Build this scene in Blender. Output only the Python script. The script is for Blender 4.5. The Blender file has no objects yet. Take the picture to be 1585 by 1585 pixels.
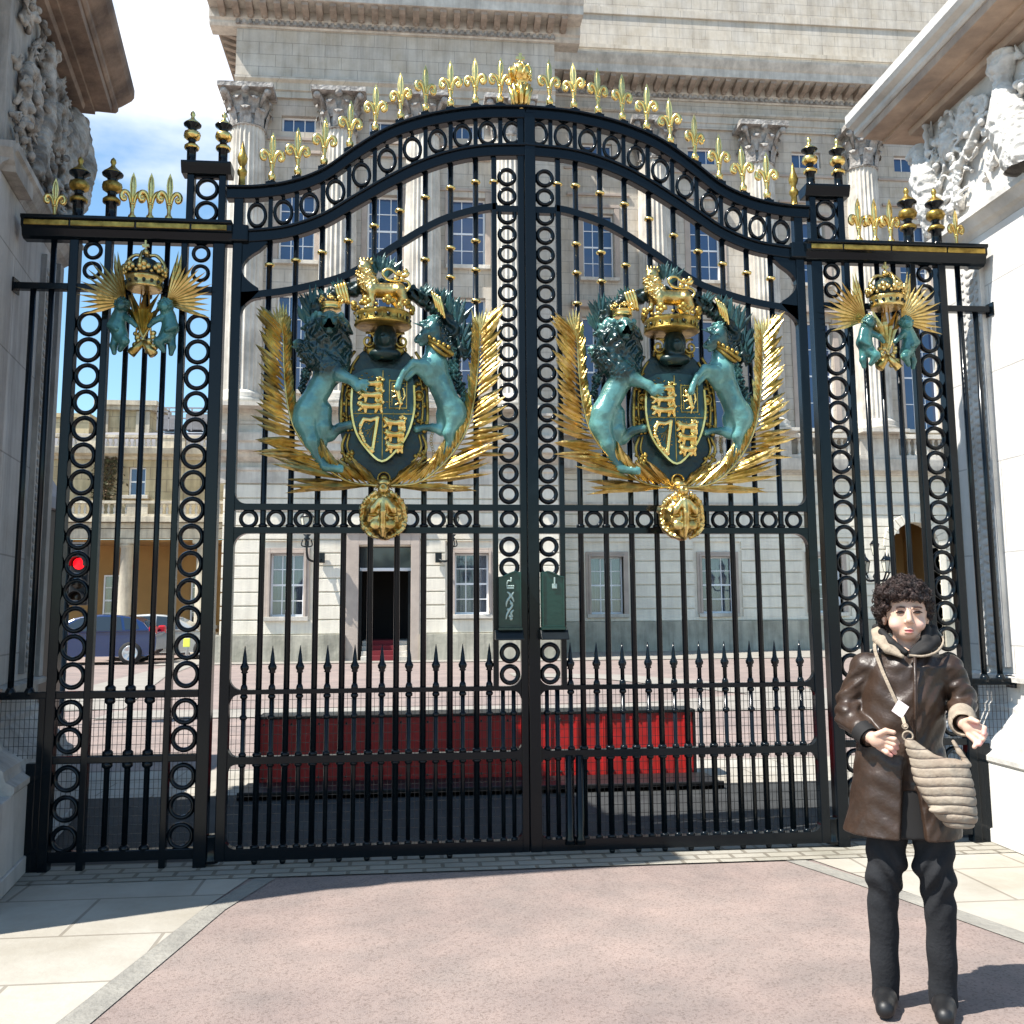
import bpy, math, random
import numpy as np
from mathutils import Vector, Matrix
R = math.radians
random.seed(7); rng = np.random.default_rng(7)
S = bpy.context.scene
C = S.collection
# ------------------------------------------------------------------ camera, sky, sun, exposure
def cam_basis(yaw, pitch, roll):
    f = Vector((math.sin(yaw)*math.cos(pitch), math.cos(yaw)*math.cos(pitch), math.sin(pitch)))
    r = Vector((math.cos(yaw), -math.sin(yaw), 0)); u = r.cross(f)
    c, s = math.cos(roll), math.sin(roll)
    return c*r+s*u, -s*r+c*u, f
cd = bpy.data.cameras.new('camera'); cam = bpy.data.objects.new('camera', cd); C.objects.link(cam)
r_, u_, f_ = cam_basis(0.10206, 0.13079, -0.0068)
cam.matrix_world = Matrix(((r_.x, u_.x, -f_.x, -0.7567), (r_.y, u_.y, -f_.y, -6.3558), (r_.z, u_.z, -f_.z, 1.5), (0, 0, 0, 1)))
cd.sensor_width = 36; cd.lens = 36*1550.2/1585; cd.shift_y = -52.5/1585; cd.clip_end = 2000; cd.clip_start = 0.05
S.camera = cam
SUN_AZ, SUN_EL = 22.0, 57.0          # light travels towards +x, bent SUN_AZ degrees towards +y
W = bpy.data.worlds.new('World'); S.world = W; W.use_nodes = True
wn = W.node_tree; wn.nodes.clear()
sd = Vector((-math.cos(R(SUN_AZ))*math.cos(R(SUN_EL)), -math.sin(R(SUN_AZ))*math.cos(R(SUN_EL)), math.sin(R(SUN_EL))))
sky = wn.nodes.new('ShaderNodeTexSky'); sky.sky_type = 'NISHITA'; sky.sun_disc = False
sky.sun_elevation = R(SUN_EL); sky.sun_rotation = math.atan2(sd.x, sd.y); sky.air_density = 1.0; sky.dust_density = 0.4; sky.ozone_density = 0.5
tc = wn.nodes.new('ShaderNodeTexCoord'); mp = wn.nodes.new('ShaderNodeMapping'); mp.inputs['Scale'].default_value = (1.0, 1.0, 2.4)
mp.inputs['Location'].default_value = (0.35, 0.1, 0.2)
nz = wn.nodes.new('ShaderNodeTexNoise'); nz.inputs['Scale'].default_value = 2.6; nz.inputs['Detail'].default_value = 9; nz.inputs['Roughness'].default_value = 0.52
cr = wn.nodes.new('ShaderNodeValToRGB'); cr.color_ramp.elements[0].position = 0.56; cr.color_ramp.elements[1].position = 0.76
mx = wn.nodes.new('ShaderNodeMixRGB'); mx.inputs[2].default_value = (11.5, 11.7, 12.2, 1)
bg = wn.nodes.new('ShaderNodeBackground'); bg.inputs['Strength'].default_value = 0.066
wo = wn.nodes.new('ShaderNodeOutputWorld')
L = wn.links
vd = wn.nodes.new('ShaderNodeVectorMath'); vd.operation = 'DOT_PRODUCT'
_d = (f_+r_*((235-792.5)/1550)+u_*((740-110)/1550)).normalized(); vd.inputs[1].default_value = _d
mr = wn.nodes.new('ShaderNodeMapRange'); mr.inputs['From Min'].default_value = .976; mr.inputs['From Max'].default_value = 1.0; mr.inputs['To Max'].default_value = .26; mr.clamp = True
ad_ = wn.nodes.new('ShaderNodeMath'); ad_.operation = 'ADD'; tint = wn.nodes.new('ShaderNodeMixRGB'); tint.blend_type = 'MULTIPLY'; tint.inputs[0].default_value = 1; tint.inputs[2].default_value = (1.45, 1.80, 1.85, 1)
L.new(tc.outputs['Generated'], vd.inputs[0]); L.new(vd.outputs['Value'], mr.inputs[0]); L.new(mr.outputs[0], ad_.inputs[1]); L.new(nz.outputs[0], ad_.inputs[0])
L.new(tc.outputs['Generated'], mp.inputs[0]); L.new(mp.outputs[0], nz.inputs['Vector']); L.new(ad_.outputs[0], cr.inputs[0])
L.new(cr.outputs[0], mx.inputs[0]); L.new(sky.outputs[0], tint.inputs[1]); L.new(tint.outputs[0], mx.inputs[1]); L.new(mx.outputs[0], bg.inputs[0]); L.new(bg.outputs[0], wo.inputs[0])
sl = bpy.data.lights.new('sun', 'SUN'); sl.energy = 5.0; sl.angle = R(0.5); sl.color = (1.0, 0.955, 0.88)
so = bpy.data.objects.new('sun', sl); C.objects.link(so); so.rotation_euler = (-sd).to_track_quat('-Z', 'Y').to_euler(); so.location = sd*30
S.view_settings.view_transform = 'Standard'; S.view_settings.look = 'None'; S.view_settings.gamma = 1; S.view_settings.exposure = 0.95
S.cycles.max_bounces = 6; S.cycles.diffuse_bounces = 3; S.cycles.transparent_max_bounces = 12

# ------------------------------------------------------------------ materials
def mat(name, col, rough=0.5, metal=0.0, bump=0.0, bscale=20, var=0.0, vscale=4, var_col=None, spec=0.5, coat=0.0, emit=None, detail=4, dist=0.02, sheen=0):
    m = bpy.data.materials.new(name); m.use_nodes = True; nt = m.node_tree; b = nt.nodes['Principled BSDF']
    b.inputs['Base Color'].default_value = (*col, 1); b.inputs['Roughness'].default_value = rough; b.inputs['Metallic'].default_value = metal
    b.inputs['Specular IOR Level'].default_value = spec; b.inputs['Coat Weight'].default_value = coat
    if sheen: b.inputs['Sheen Weight'].default_value = sheen
    t = nt.nodes.new('ShaderNodeTexCoord')
    if var > 0:
        n = nt.nodes.new('ShaderNodeTexNoise'); n.inputs['Scale'].default_value = vscale; n.inputs['Detail'].default_value = 8; n.inputs['Roughness'].default_value = .6
        rp = nt.nodes.new('ShaderNodeValToRGB'); rp.color_ramp.elements[0].position = .35; rp.color_ramp.elements[1].position = .68
        c2 = var_col or tuple(c*(1-var) for c in col)
        rp.color_ramp.elements[0].color = (*c2, 1); rp.color_ramp.elements[1].color = (*col, 1)
        nt.links.new(t.outputs['Object'], n.inputs['Vector']); nt.links.new(n.outputs[0], rp.inputs[0]); nt.links.new(rp.outputs[0], b.inputs['Base Color'])
    if bump > 0:
        n2 = nt.nodes.new('ShaderNodeTexNoise'); n2.inputs['Scale'].default_value = bscale; n2.inputs['Detail'].default_value = detail
        bp = nt.nodes.new('ShaderNodeBump'); bp.inputs['Strength'].default_value = bump; bp.inputs['Distance'].default_value = dist
        nt.links.new(t.outputs['Object'], n2.inputs['Vector']); nt.links.new(n2.outputs[0], bp.inputs['Height']); nt.links.new(bp.outputs[0], b.inputs['Normal'])
    if emit:
        b.inputs['Emission Color'].default_value = (*emit[0], 1); b.inputs['Emission Strength'].default_value = emit[1]
    return m
def ashlar(name, c1, c2, cm, bw, bh, mortar=0.008, plane='XZ', stain=None, rough=.85, off=(0, 0, 0), bumpd=.01):
    """coursed stone: brick pattern laid in object space, with weather stains"""
    m = bpy.data.materials.new(name); m.use_nodes = True; nt = m.node_tree; b = nt.nodes['Principled BSDF']; b.inputs['Roughness'].default_value = rough
    b.inputs['Specular IOR Level'].default_value = .3
    t = nt.nodes.new('ShaderNodeTexCoord'); sp = nt.nodes.new('ShaderNodeSeparateXYZ'); cb = nt.nodes.new('ShaderNodeCombineXYZ')
    nt.links.new(t.outputs['Object'], sp.inputs[0])
    a, c = ('X', 'Z') if plane == 'XZ' else (('Y', 'Z') if plane == 'YZ' else ('X', 'Y'))
    if plane == 'XZ':
        ad = nt.nodes.new('ShaderNodeMath'); nt.links.new(sp.outputs['X'], ad.inputs[0]); nt.links.new(sp.outputs['Y'], ad.inputs[1]); nt.links.new(ad.outputs[0], cb.inputs[0])
    else: nt.links.new(sp.outputs[a], cb.inputs[0])
    nt.links.new(sp.outputs[c], cb.inputs[1])
    br = nt.nodes.new('ShaderNodeTexBrick'); br.inputs['Scale'].default_value = 1; br.inputs['Brick Width'].default_value = bw; br.inputs['Row Height'].default_value = bh
    br.inputs['Mortar Size'].default_value = mortar; br.inputs['Mortar Smooth'].default_value = .3; br.inputs['Bias'].default_value = 0
    for k, v in (('Color1', c1), ('Color2', c2), ('Mortar', cm)): br.inputs[k].default_value = (*v, 1)
    nt.links.new(cb.outputs[0], br.inputs['Vector'])
    n = nt.nodes.new('ShaderNodeTexNoise'); n.inputs['Scale'].default_value = 1.3; n.inputs['Detail'].default_value = 9; n.inputs['Roughness'].default_value = .65
    nt.links.new(t.outputs['Object'], n.inputs['Vector'])
    rp = nt.nodes.new('ShaderNodeValToRGB'); rp.color_ramp.elements[0].position = .33; rp.color_ramp.elements[1].position = .62
    s = stain or (.72, .68, .62); rp.color_ramp.elements[0].color = (*s, 1); rp.color_ramp.elements[1].color = (1, 1, 1, 1)
    nt.links.new(n.outputs[0], rp.inputs[0])
    mm = nt.nodes.new('ShaderNodeMixRGB'); mm.blend_type = 'MULTIPLY'; mm.inputs[0].default_value = 1
    nt.links.new(br.outputs[0], mm.inputs[1]); nt.links.new(rp.outputs[0], mm.inputs[2]); nt.links.new(mm.outputs[0], b.inputs['Base Color'])
    n2 = nt.nodes.new('ShaderNodeTexNoise'); n2.inputs['Scale'].default_value = 26; n2.inputs['Detail'].default_value = 5
    nt.links.new(t.outputs['Object'], n2.inputs['Vector'])
    sb = nt.nodes.new('ShaderNodeMath'); sb.operation = 'MULTIPLY_ADD'; sb.inputs[1].default_value = -1.5
    nt.links.new(br.outputs['Fac'], sb.inputs[0]); nt.links.new(n2.outputs[0], sb.inputs[2])
    bp = nt.nodes.new('ShaderNodeBump'); bp.inputs['Strength'].default_value = .35; bp.inputs['Distance'].default_value = bumpd
    nt.links.new(sb.outputs[0], bp.inputs['Height']); nt.links.new(bp.outputs[0], b.inputs['Normal'])
    return m
M = {}
M['iron'] = mat('black_gloss_paint', (.0030, .0055, .008), .16, 0, .12, 14, spec=.26, dist=.003)
M['iron_old'] = mat('dusty_black_paint', (.010, .014, .016), .34, 0, .3, 18, .5, 3, spec=.35, dist=.004)
M['mesh'] = mat('thin_black_wire', (.01, .012, .014), .4)
M['gold'] = mat('gilding', (.82, .63, .27), .30, 1, .6, 24, .6, 8, (.38, .25, .07), dist=.012)
M['goldl'] = mat('bright_gilding', (.93, .72, .30), .27, 1, .35, 30, .35, 9, (.7, .46, .12), dist=.006)
M['goldf'] = mat('gold_paint', (.56, .38, .09), .38, .8, .5, 30, .6, 12, (.16, .10, .02), dist=.01)
M['verd'] = mat('green_bronze_paint', (.075, .235, .215), .22, .25, .6, 22, .9, 5, (.006, .034, .038), spec=.7, dist=.012)
M['verdd'] = mat('dark_green_bronze', (.010, .034, .032), .33, .2, .5, 25, .6, 6, (.004, .010, .011), dist=.012)
M['black'] = mat('black_rubber', (.008, .008, .009), .5)
M['stone'] = ashlar('palace_ashlar', (.60, .545, .465), (.55, .505, .44), (.39, .355, .31), 1.05, .42, .012, stain=(.80, .76, .70))
M['stoneg'] = mat('palace_trim_stone', (.72, .67, .585), .85, 0, .4, 30, .35, 1.5, (.46, .42, .36), spec=.3)
M['rust'] = mat('rusticated_stone', (.84, .78, .66), .85, 0, .4, 24, .22, 1.2, (.70, .64, .53), spec=.3)
M['carve'] = mat('carved_capital_stone', (.56, .53, .49), .9, 0, .9, 9, .55, 4, (.24, .22, .20), spec=.2, dist=.06)
M['plinth'] = mat('weathered_plinth_stone', (.50, .465, .38), .9, 0, .5, 12, .45, 1.4, (.31, .295, .235), spec=.2)
M['pink'] = mat('pinkish_jamb_stone', (.48, .40, .34), .85, 0, .3, 20, .2, 2, spec=.3)
M['wing'] = ashlar('ochre_ashlar', (.56, .47, .29), (.52, .43, .27), (.34, .28, .19), 1.2, .45, .015, stain=(.74, .7, .66))
M['wingt'] = mat('ochre_trim', (.60, .54, .42), .85, 0, .4, 16, .3, 2, (.40, .35, .27))
M['brown'] = mat('ochre_loggia_plaster', (.42, .24, .085), .9, 0, .2, 20, .2, 1)
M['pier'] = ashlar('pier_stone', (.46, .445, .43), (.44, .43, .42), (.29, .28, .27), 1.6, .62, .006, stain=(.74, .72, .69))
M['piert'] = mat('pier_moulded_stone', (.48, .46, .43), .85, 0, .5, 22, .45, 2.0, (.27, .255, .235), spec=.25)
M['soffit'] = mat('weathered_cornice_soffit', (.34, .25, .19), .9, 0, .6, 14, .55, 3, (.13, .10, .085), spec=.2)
M['relief'] = mat('carved_relief_stone', (.74, .72, .68), .88, 0, .8, 26, .4, 7, (.46, .44, .41), spec=.2, dist=.02)
M['frame'] = mat('white_window_paint', (.84, .85, .86), .5)
M['curtain'] = mat('net_curtain', (.40, .42, .46), .9)
M['dark'] = mat('dark_interior', (.012, .010, .009), .8)
M['red'] = mat('red_barrier_paint', (.52, .020, .022), .42, 0, .4, 10, .25, 6, (.40, .02, .015), dist=.01)
M['redc'] = mat('red_carpet', (.16, .012, .018), .9)
M['leather'] = None
M['skin'] = None
M['hair'] = mat('permed_dark_hair', (.045, .020, .014), .6, 0, .9, 95, .6, 40, (.008, .004, .004), dist=.012)
M['trouser'] = mat('charcoal_cotton', (.022, .023, .026), .9, 0, .5, 60, .3, 9, spec=.2, dist=.006)
M['lining'] = mat('dark_coat_lining', (.006, .005, .005), .8)
M['fleece'] = mat('tan_collar_fleece', (.36, .29, .215), .9, 0, .7, 90, .3, 30, dist=.006)
M['bag'] = mat('tan_crinkled_fabric', (.31, .26, .20), .72, 0, .6, 26, .3, 12, (.24, .18, .13), dist=.012)
M['bagd'] = mat('brown_piping', (.10, .07, .05), .7)
M['blue'] = mat('blue_car_paint', (.003, .020, .085), .22, .1, coat=1)
M['silver'] = mat('silver_car_paint', (.42, .42, .40), .3, .5, coat=1)
M['cglass'] = mat('car_glass', (.02, .028, .035), .05, 0, spec=.8)
M['tyre'] = mat('tyre_rubber', (.012, .012, .012), .8)
M['rim'] = mat('alloy_rim', (.6, .6, .62), .3, .8)
M['taill'] = mat('tail_light_plastic', (.45, .01, .02), .25)
M['lantern'] = mat('lantern_glass', (.62, .60, .48), .15)
M['redl'] = mat('lit_red_signal', (.8, .02, .02), .4, emit=((1, .004, .01), 1.4))
M['sigd'] = mat('dark_signal_lens', (.03, .02, .012), .2)
M['yellow'] = mat('yellow_reflective_sign', (.75, .78, .10), .5)
M['tag'] = mat('white_pink_card', (.80, .70, .72), .6)
M['slate'] = mat('grey_roof_lead', (.25, .25, .27), .7, 0, .3, 8, .3, 2)
M['bush'] = mat('dark_climber_leaves', (.045, .06, .02), .8, 0, 1, 20, .5, 8, (.09, .05, .025))
def streaks(m, amt):
    nt = m.node_tree; b = nt.nodes['Principled BSDF']; src = b.inputs['Base Color'].links[0].from_socket; t = [n for n in nt.nodes if n.type == 'TEX_COORD'][0]
    mp_ = nt.nodes.new('ShaderNodeMapping'); mp_.inputs['Scale'].default_value = (3.2, 3.2, .28); n = nt.nodes.new('ShaderNodeTexNoise'); n.inputs['Scale'].default_value = 1.6; n.inputs['Detail'].default_value = 9; n.inputs['Roughness'].default_value = .7
    nt.links.new(t.outputs['Object'], mp_.inputs[0]); nt.links.new(mp_.outputs[0], n.inputs['Vector']); r = nt.nodes.new('ShaderNodeValToRGB'); e = r.color_ramp.elements
    e[0].position = .36; e[0].color = (1-amt, 1-amt, 1-amt*.95, 1); e[1].position = .56; e[1].color = (1, 1, 1, 1); nt.links.new(n.outputs[0], r.inputs[0])
    x = nt.nodes.new('ShaderNodeMixRGB'); x.blend_type = 'MULTIPLY'; x.inputs[0].default_value = 1; nt.links.new(src, x.inputs[1]); nt.links.new(r.outputs[0], x.inputs[2]); nt.links.new(x.outputs[0], b.inputs['Base Color'])
for k_, a_ in (('stone', .20), ('stoneg', .22), ('rust', .14), ('pier', .30), ('piert', .35), ('wing', .25), ('wingt', .3), ('plinth', .3), ('carve', .3)): streaks(M[k_], a_)
def tinted(name, rough, spec, metal=.2):
    m = mat(name, (1, 1, 1), rough, metal, .55, 24, .55, 7, spec=spec, dist=.010); nt = m.node_tree; b = nt.nodes['Principled BSDF']; src = b.inputs['Base Color'].links[0].from_socket
    a = nt.nodes.new('ShaderNodeVertexColor'); a.layer_name = 'tint'; x = nt.nodes.new('ShaderNodeMixRGB'); x.blend_type = 'MULTIPLY'; x.inputs[0].default_value = 1
    nt.links.new(src, x.inputs[1]); nt.links.new(a.outputs[0], x.inputs[2]); nt.links.new(x.outputs[0], b.inputs['Base Color']); return m
M['beast'] = tinted('two_tone_green_bronze', .24, .7)
def tint(me, base, spots):
    n = len(me.vertices); co = np.zeros(n*3); me.vertices.foreach_get('co', co); co = co.reshape(-1, 3); col = np.tile(np.array([*base, 1.0]), (n, 1))
    for c, r, rgb, soft in spots:
        d = np.sqrt((((co-np.array(c))/np.array(r))**2).sum(1)); w = np.clip((1-d)/soft, 0, 1)[:, None]; col[:, :3] = col[:, :3]*(1-w)+np.array(rgb)*w
    ca = me.color_attributes.new('tint', 'FLOAT_COLOR', 'POINT'); ca.data.foreach_set('color', col.ravel())
def glass(name, col, mixf, refl=(.85, .9, 1)):
    m = bpy.data.materials.new(name); m.use_nodes = True; nt = m.node_tree; nt.nodes.clear()
    tr = nt.nodes.new('ShaderNodeBsdfTransparent'); tr.inputs[0].default_value = (*col, 1)
    gl = nt.nodes.new('ShaderNodeBsdfGlossy'); gl.inputs[0].default_value = (*refl, 1); gl.inputs['Roughness'].default_value = .03
    mi = nt.nodes.new('ShaderNodeMixShader'); fr = nt.nodes.new('ShaderNodeFresnel'); fr.inputs[0].default_value = 1.5
    ma = nt.nodes.new('ShaderNodeMath'); ma.operation = 'ADD'; ma.inputs[1].default_value = mixf; ma.use_clamp = True
    o = nt.nodes.new('ShaderNodeOutputMaterial')
    nt.links.new(fr.outputs[0], ma.inputs[0]); nt.links.new(ma.outputs[0], mi.inputs[0]); nt.links.new(tr.outputs[0], mi.inputs[1]); nt.links.new(gl.outputs[0], mi.inputs[2]); nt.links.new(mi.outputs[0], o.inputs[0])
    return m
M['pane'] = glass('window_glass', (.75, .78, .82), .06)
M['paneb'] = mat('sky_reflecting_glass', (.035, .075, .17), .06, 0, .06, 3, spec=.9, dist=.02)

# ------------------------------------------------------------------ mesh helpers
class MB:
    def __init__(s): s.v = []; s.f = []; s.sm = []
    def add(s, v, f, smooth=False):
        n = len(s.v); s.v += [tuple(p) for p in v]; s.f += [tuple(i+n for i in q) for q in f]; s.sm += [smooth]*len(f); return s
    def box(s, x0, x1, y0, y1, z0, z1, M4=None):
        v = [(x, y, z) for z in (z0, z1) for y in (y0, y1) for x in (x0, x1)]
        if M4 is not None: v = [tuple(M4 @ Vector(p)) for p in v]
        return s.add(v, [(0, 2, 3, 1), (4, 5, 7, 6), (0, 1, 5, 4), (2, 6, 7, 3), (0, 4, 6, 2), (1, 3, 7, 5)])
    def prism(s, poly, y0, y1):
        """polygon in x,z, pushed from y0 to y1"""
        n = len(poly); v = [(x, y0, z) for x, z in poly]+[(x, y1, z) for x, z in poly]
        return s.add(v, [tuple(range(n)), tuple(range(2*n-1, n-1, -1))]+[(i, i+n, (i+1) % n+n, (i+1) % n) for i in range(n)])
    def profile_x(s, prof, x0, x1):
        """profile in y,z swept along x"""
        n = len(prof); v = [(x0, y, z) for y, z in prof]+[(x1, y, z) for y, z in prof]
        return s.add(v, [tuple(range(n)), tuple(range(2*n-1, n-1, -1))]+[(i, i+n, (i+1) % n+n, (i+1) % n) for i in range(n)])
    def profile_y(s, prof, y0, y1):
        """profile in x,z swept along y"""
        return s.prism(prof, y0, y1)
    def ribbon(s, pts, w, y0, y1):
        """curved flat rail: pts = centre line in x,z, w = width"""
        n = len(pts); a = []; b = []
        for i in range(n):
            p0 = pts[max(i-1, 0)]; p1 = pts[min(i+1, n-1)]; dx, dz = p1[0]-p0[0], p1[1]-p0[1]; l = math.hypot(dx, dz) or 1
            ww = (w[i] if isinstance(w, (list, tuple)) else w)/2
            a.append((pts[i][0]-dz/l*ww, pts[i][1]+dx/l*ww)); b.append((pts[i][0]+dz/l*ww, pts[i][1]-dx/l*ww))
        v = []
        for i in range(n): v += [(a[i][0], y0, a[i][1]), (a[i][0], y1, a[i][1]), (b[i][0], y1, b[i][1]), (b[i][0], y0, b[i][1])]
        f = [(0, 1, 2, 3), (4*n-1, 4*n-2, 4*n-3, 4*n-4)]
        for i in range(n-1):
            for k in range(4): f.append((4*i+k, 4*i+4+k, 4*i+4+(k+1) % 4, 4*i+(k+1) % 4))
        return s.add(v, f)
    def tube(s, pts, r, seg=8, cap=True):
        pts = [Vector(p) for p in pts]; n = len(pts); v = []; up = Vector((0, 1, 0.01)).normalized()
        for i, p in enumerate(pts):
            d = (pts[min(i+1, n-1)]-pts[max(i-1, 0)]).normalized()
            if i == 0: a = d.cross(up); a = a if a.length > .05 else d.cross(Vector((1, 0, 0)))
            else: a = a-d*a.dot(d)
            a.normalize(); b = d.cross(a); rr = r[i] if isinstance(r, (list, tuple)) else r
            for k in range(seg):
                t = 2*math.pi*k/seg; v.append(tuple(p+(a*math.cos(t)+b*math.sin(t))*rr))
        f = [(i*seg+k, i*seg+(k+1) % seg, (i+1)*seg+(k+1) % seg, (i+1)*seg+k) for i in range(n-1) for k in range(seg)]
        if cap: f += [tuple(range(seg))[::-1], tuple(range((n-1)*seg, n*seg))]
        return s.add(v, f, True)
    def lathe(s, prof, c=(0, 0, 0), seg=16, sx=1, sy=1, smooth=True, flute=0):
        n = len(prof); v = []
        for r, z in prof:
            for k in range(seg):
                t = 2*math.pi*k/seg; rr = r*(1-flute*(k % 2)); v.append((c[0]+rr*math.cos(t)*sx, c[1]+rr*math.sin(t)*sy, c[2]+z))
        f = [(i*seg+k, i*seg+(k+1) % seg, (i+1)*seg+(k+1) % seg, (i+1)*seg+k) for i in range(n-1) for k in range(seg)]
        f += [tuple(range(seg))[::-1], tuple(range((n-1)*seg, n*seg))]
        return s.add(v, f, smooth)
    def ring(s, cx, cz, Rr, w, y0, y1, seg=24, sx=1, sz=1, rnd=True):
        """flat ring standing in the x,z plane"""
        prof = [(Rr-w, (y0+y1)/2), (Rr-w*.72, y0), (Rr-w*.28, y0), (Rr, (y0+y1)/2), (Rr-w*.28, y1), (Rr-w*.72, y1)] if rnd else [(Rr-w, y0), (Rr, y0), (Rr, y1), (Rr-w, y1)]
        m = len(prof); v = []
        for k in range(seg):
            t = 2*math.pi*k/seg
            for rr, y in prof: v.append((cx+rr*math.cos(t)*sx, y, cz+rr*math.sin(t)*sz))
        f = [(k*m+j, k*m+(j+1) % m, ((k+1) % seg)*m+(j+1) % m, ((k+1) % seg)*m+j) for k in range(seg) for j in range(m)]
        return s.add(v, f, True)
    def ball(s, c, r, seg=12, sq=(1, 1, 1)):
        n = seg//2+1; return s.lathe([(r*math.sin(math.pi*i/n)+1e-4, -r*math.cos(math.pi*i/n)*sq[2]) for i in range(n+1)], c, seg, sq[0], sq[1])
    def mesh(s, name, off=(0, 0, 0), mirror=False):
        me = bpy.data.meshes.new(name)
        v = [((-x if mirror else x)-off[0], y-off[1], z-off[2]) for x, y, z in s.v]
        f = [q[::-1] for q in s.f] if mirror else s.f
        me.from_pydata(v, [], f); me.polygons.foreach_set('use_smooth', s.sm); me.update()
        return me
def fixn(me):
    import bmesh
    b = bmesh.new(); b.from_mesh(me); bmesh.ops.recalc_face_normals(b, faces=b.faces); b.to_mesh(me); b.free()
def link(name, me, m=None, parent=None, loc=(0, 0, 0), rot=(0, 0, 0), bevel=0, fix=True, scale=None):
    if fix: fixn(me)
    if m is not None and not me.materials: me.materials.append(m)
    o = bpy.data.objects.new(name, me); C.objects.link(o); o.location = loc; o.rotation_euler = rot
    if scale: o.scale = scale
    if parent: o.parent = parent
    if bevel:
        b = o.modifiers.new('bevel', 'BEVEL'); b.width = bevel; b.segments = 2; b.limit_method = 'ANGLE'; b.angle_limit = R(40)
    return o
def B(mb, name, m, parent=None, off=(0, 0, 0), mirror=False, bevel=0, loc=(0, 0, 0), rot=(0, 0, 0)):
    return link(name, mb.mesh(name, off, mirror), m, parent, loc, rot, bevel)
def inst(src, loc, parent=None, rot=None, scale=None, name=None):
    o = src.copy(); C.objects.link(o); o.location = loc
    if rot is not None: o.rotation_euler = rot
    if scale is not None: o.scale = scale
    if parent: o.parent = parent
    for ch in src.children:
        c = ch.copy(); C.objects.link(c); c.parent = o
    return o
def tag(o, label=None, cat=None, group=None, kind=None):
    for k, v in (('label', label), ('category', cat), ('group', group), ('kind', kind)):
        if v: o[k] = v
    return o
def empty(name, loc=(0, 0, 0), rz=0, parent=None):
    o = bpy.data.objects.new(name, None); C.objects.link(o); o.location = loc; o.rotation_euler = (0, 0, rz); o.empty_display_size = .1
    if parent: o.parent = parent
    return o
def ip(x, pts):
    xs = [p[0] for p in pts]; zs = [p[1] for p in pts]
    return float(np.interp(x, xs, zs))
def smooth_curve(pts, n=40):
    """Catmull-Rom through points"""
    P = [np.array(p, float) for p in pts]; P = [2*P[0]-P[1]]+P+[2*P[-1]-P[-2]]; out = []
    k = len(P)-3
    for i in range(n+1):
        t = i/n*k; j = min(int(t), k-1); t -= j; a, b, c, d = P[j:j+4]
        out.append(tuple(.5*((2*b)+(c-a)*t+(2*a-5*b+4*c-d)*t*t+(3*b-a-3*c+d)*t**3)))
    return out

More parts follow.
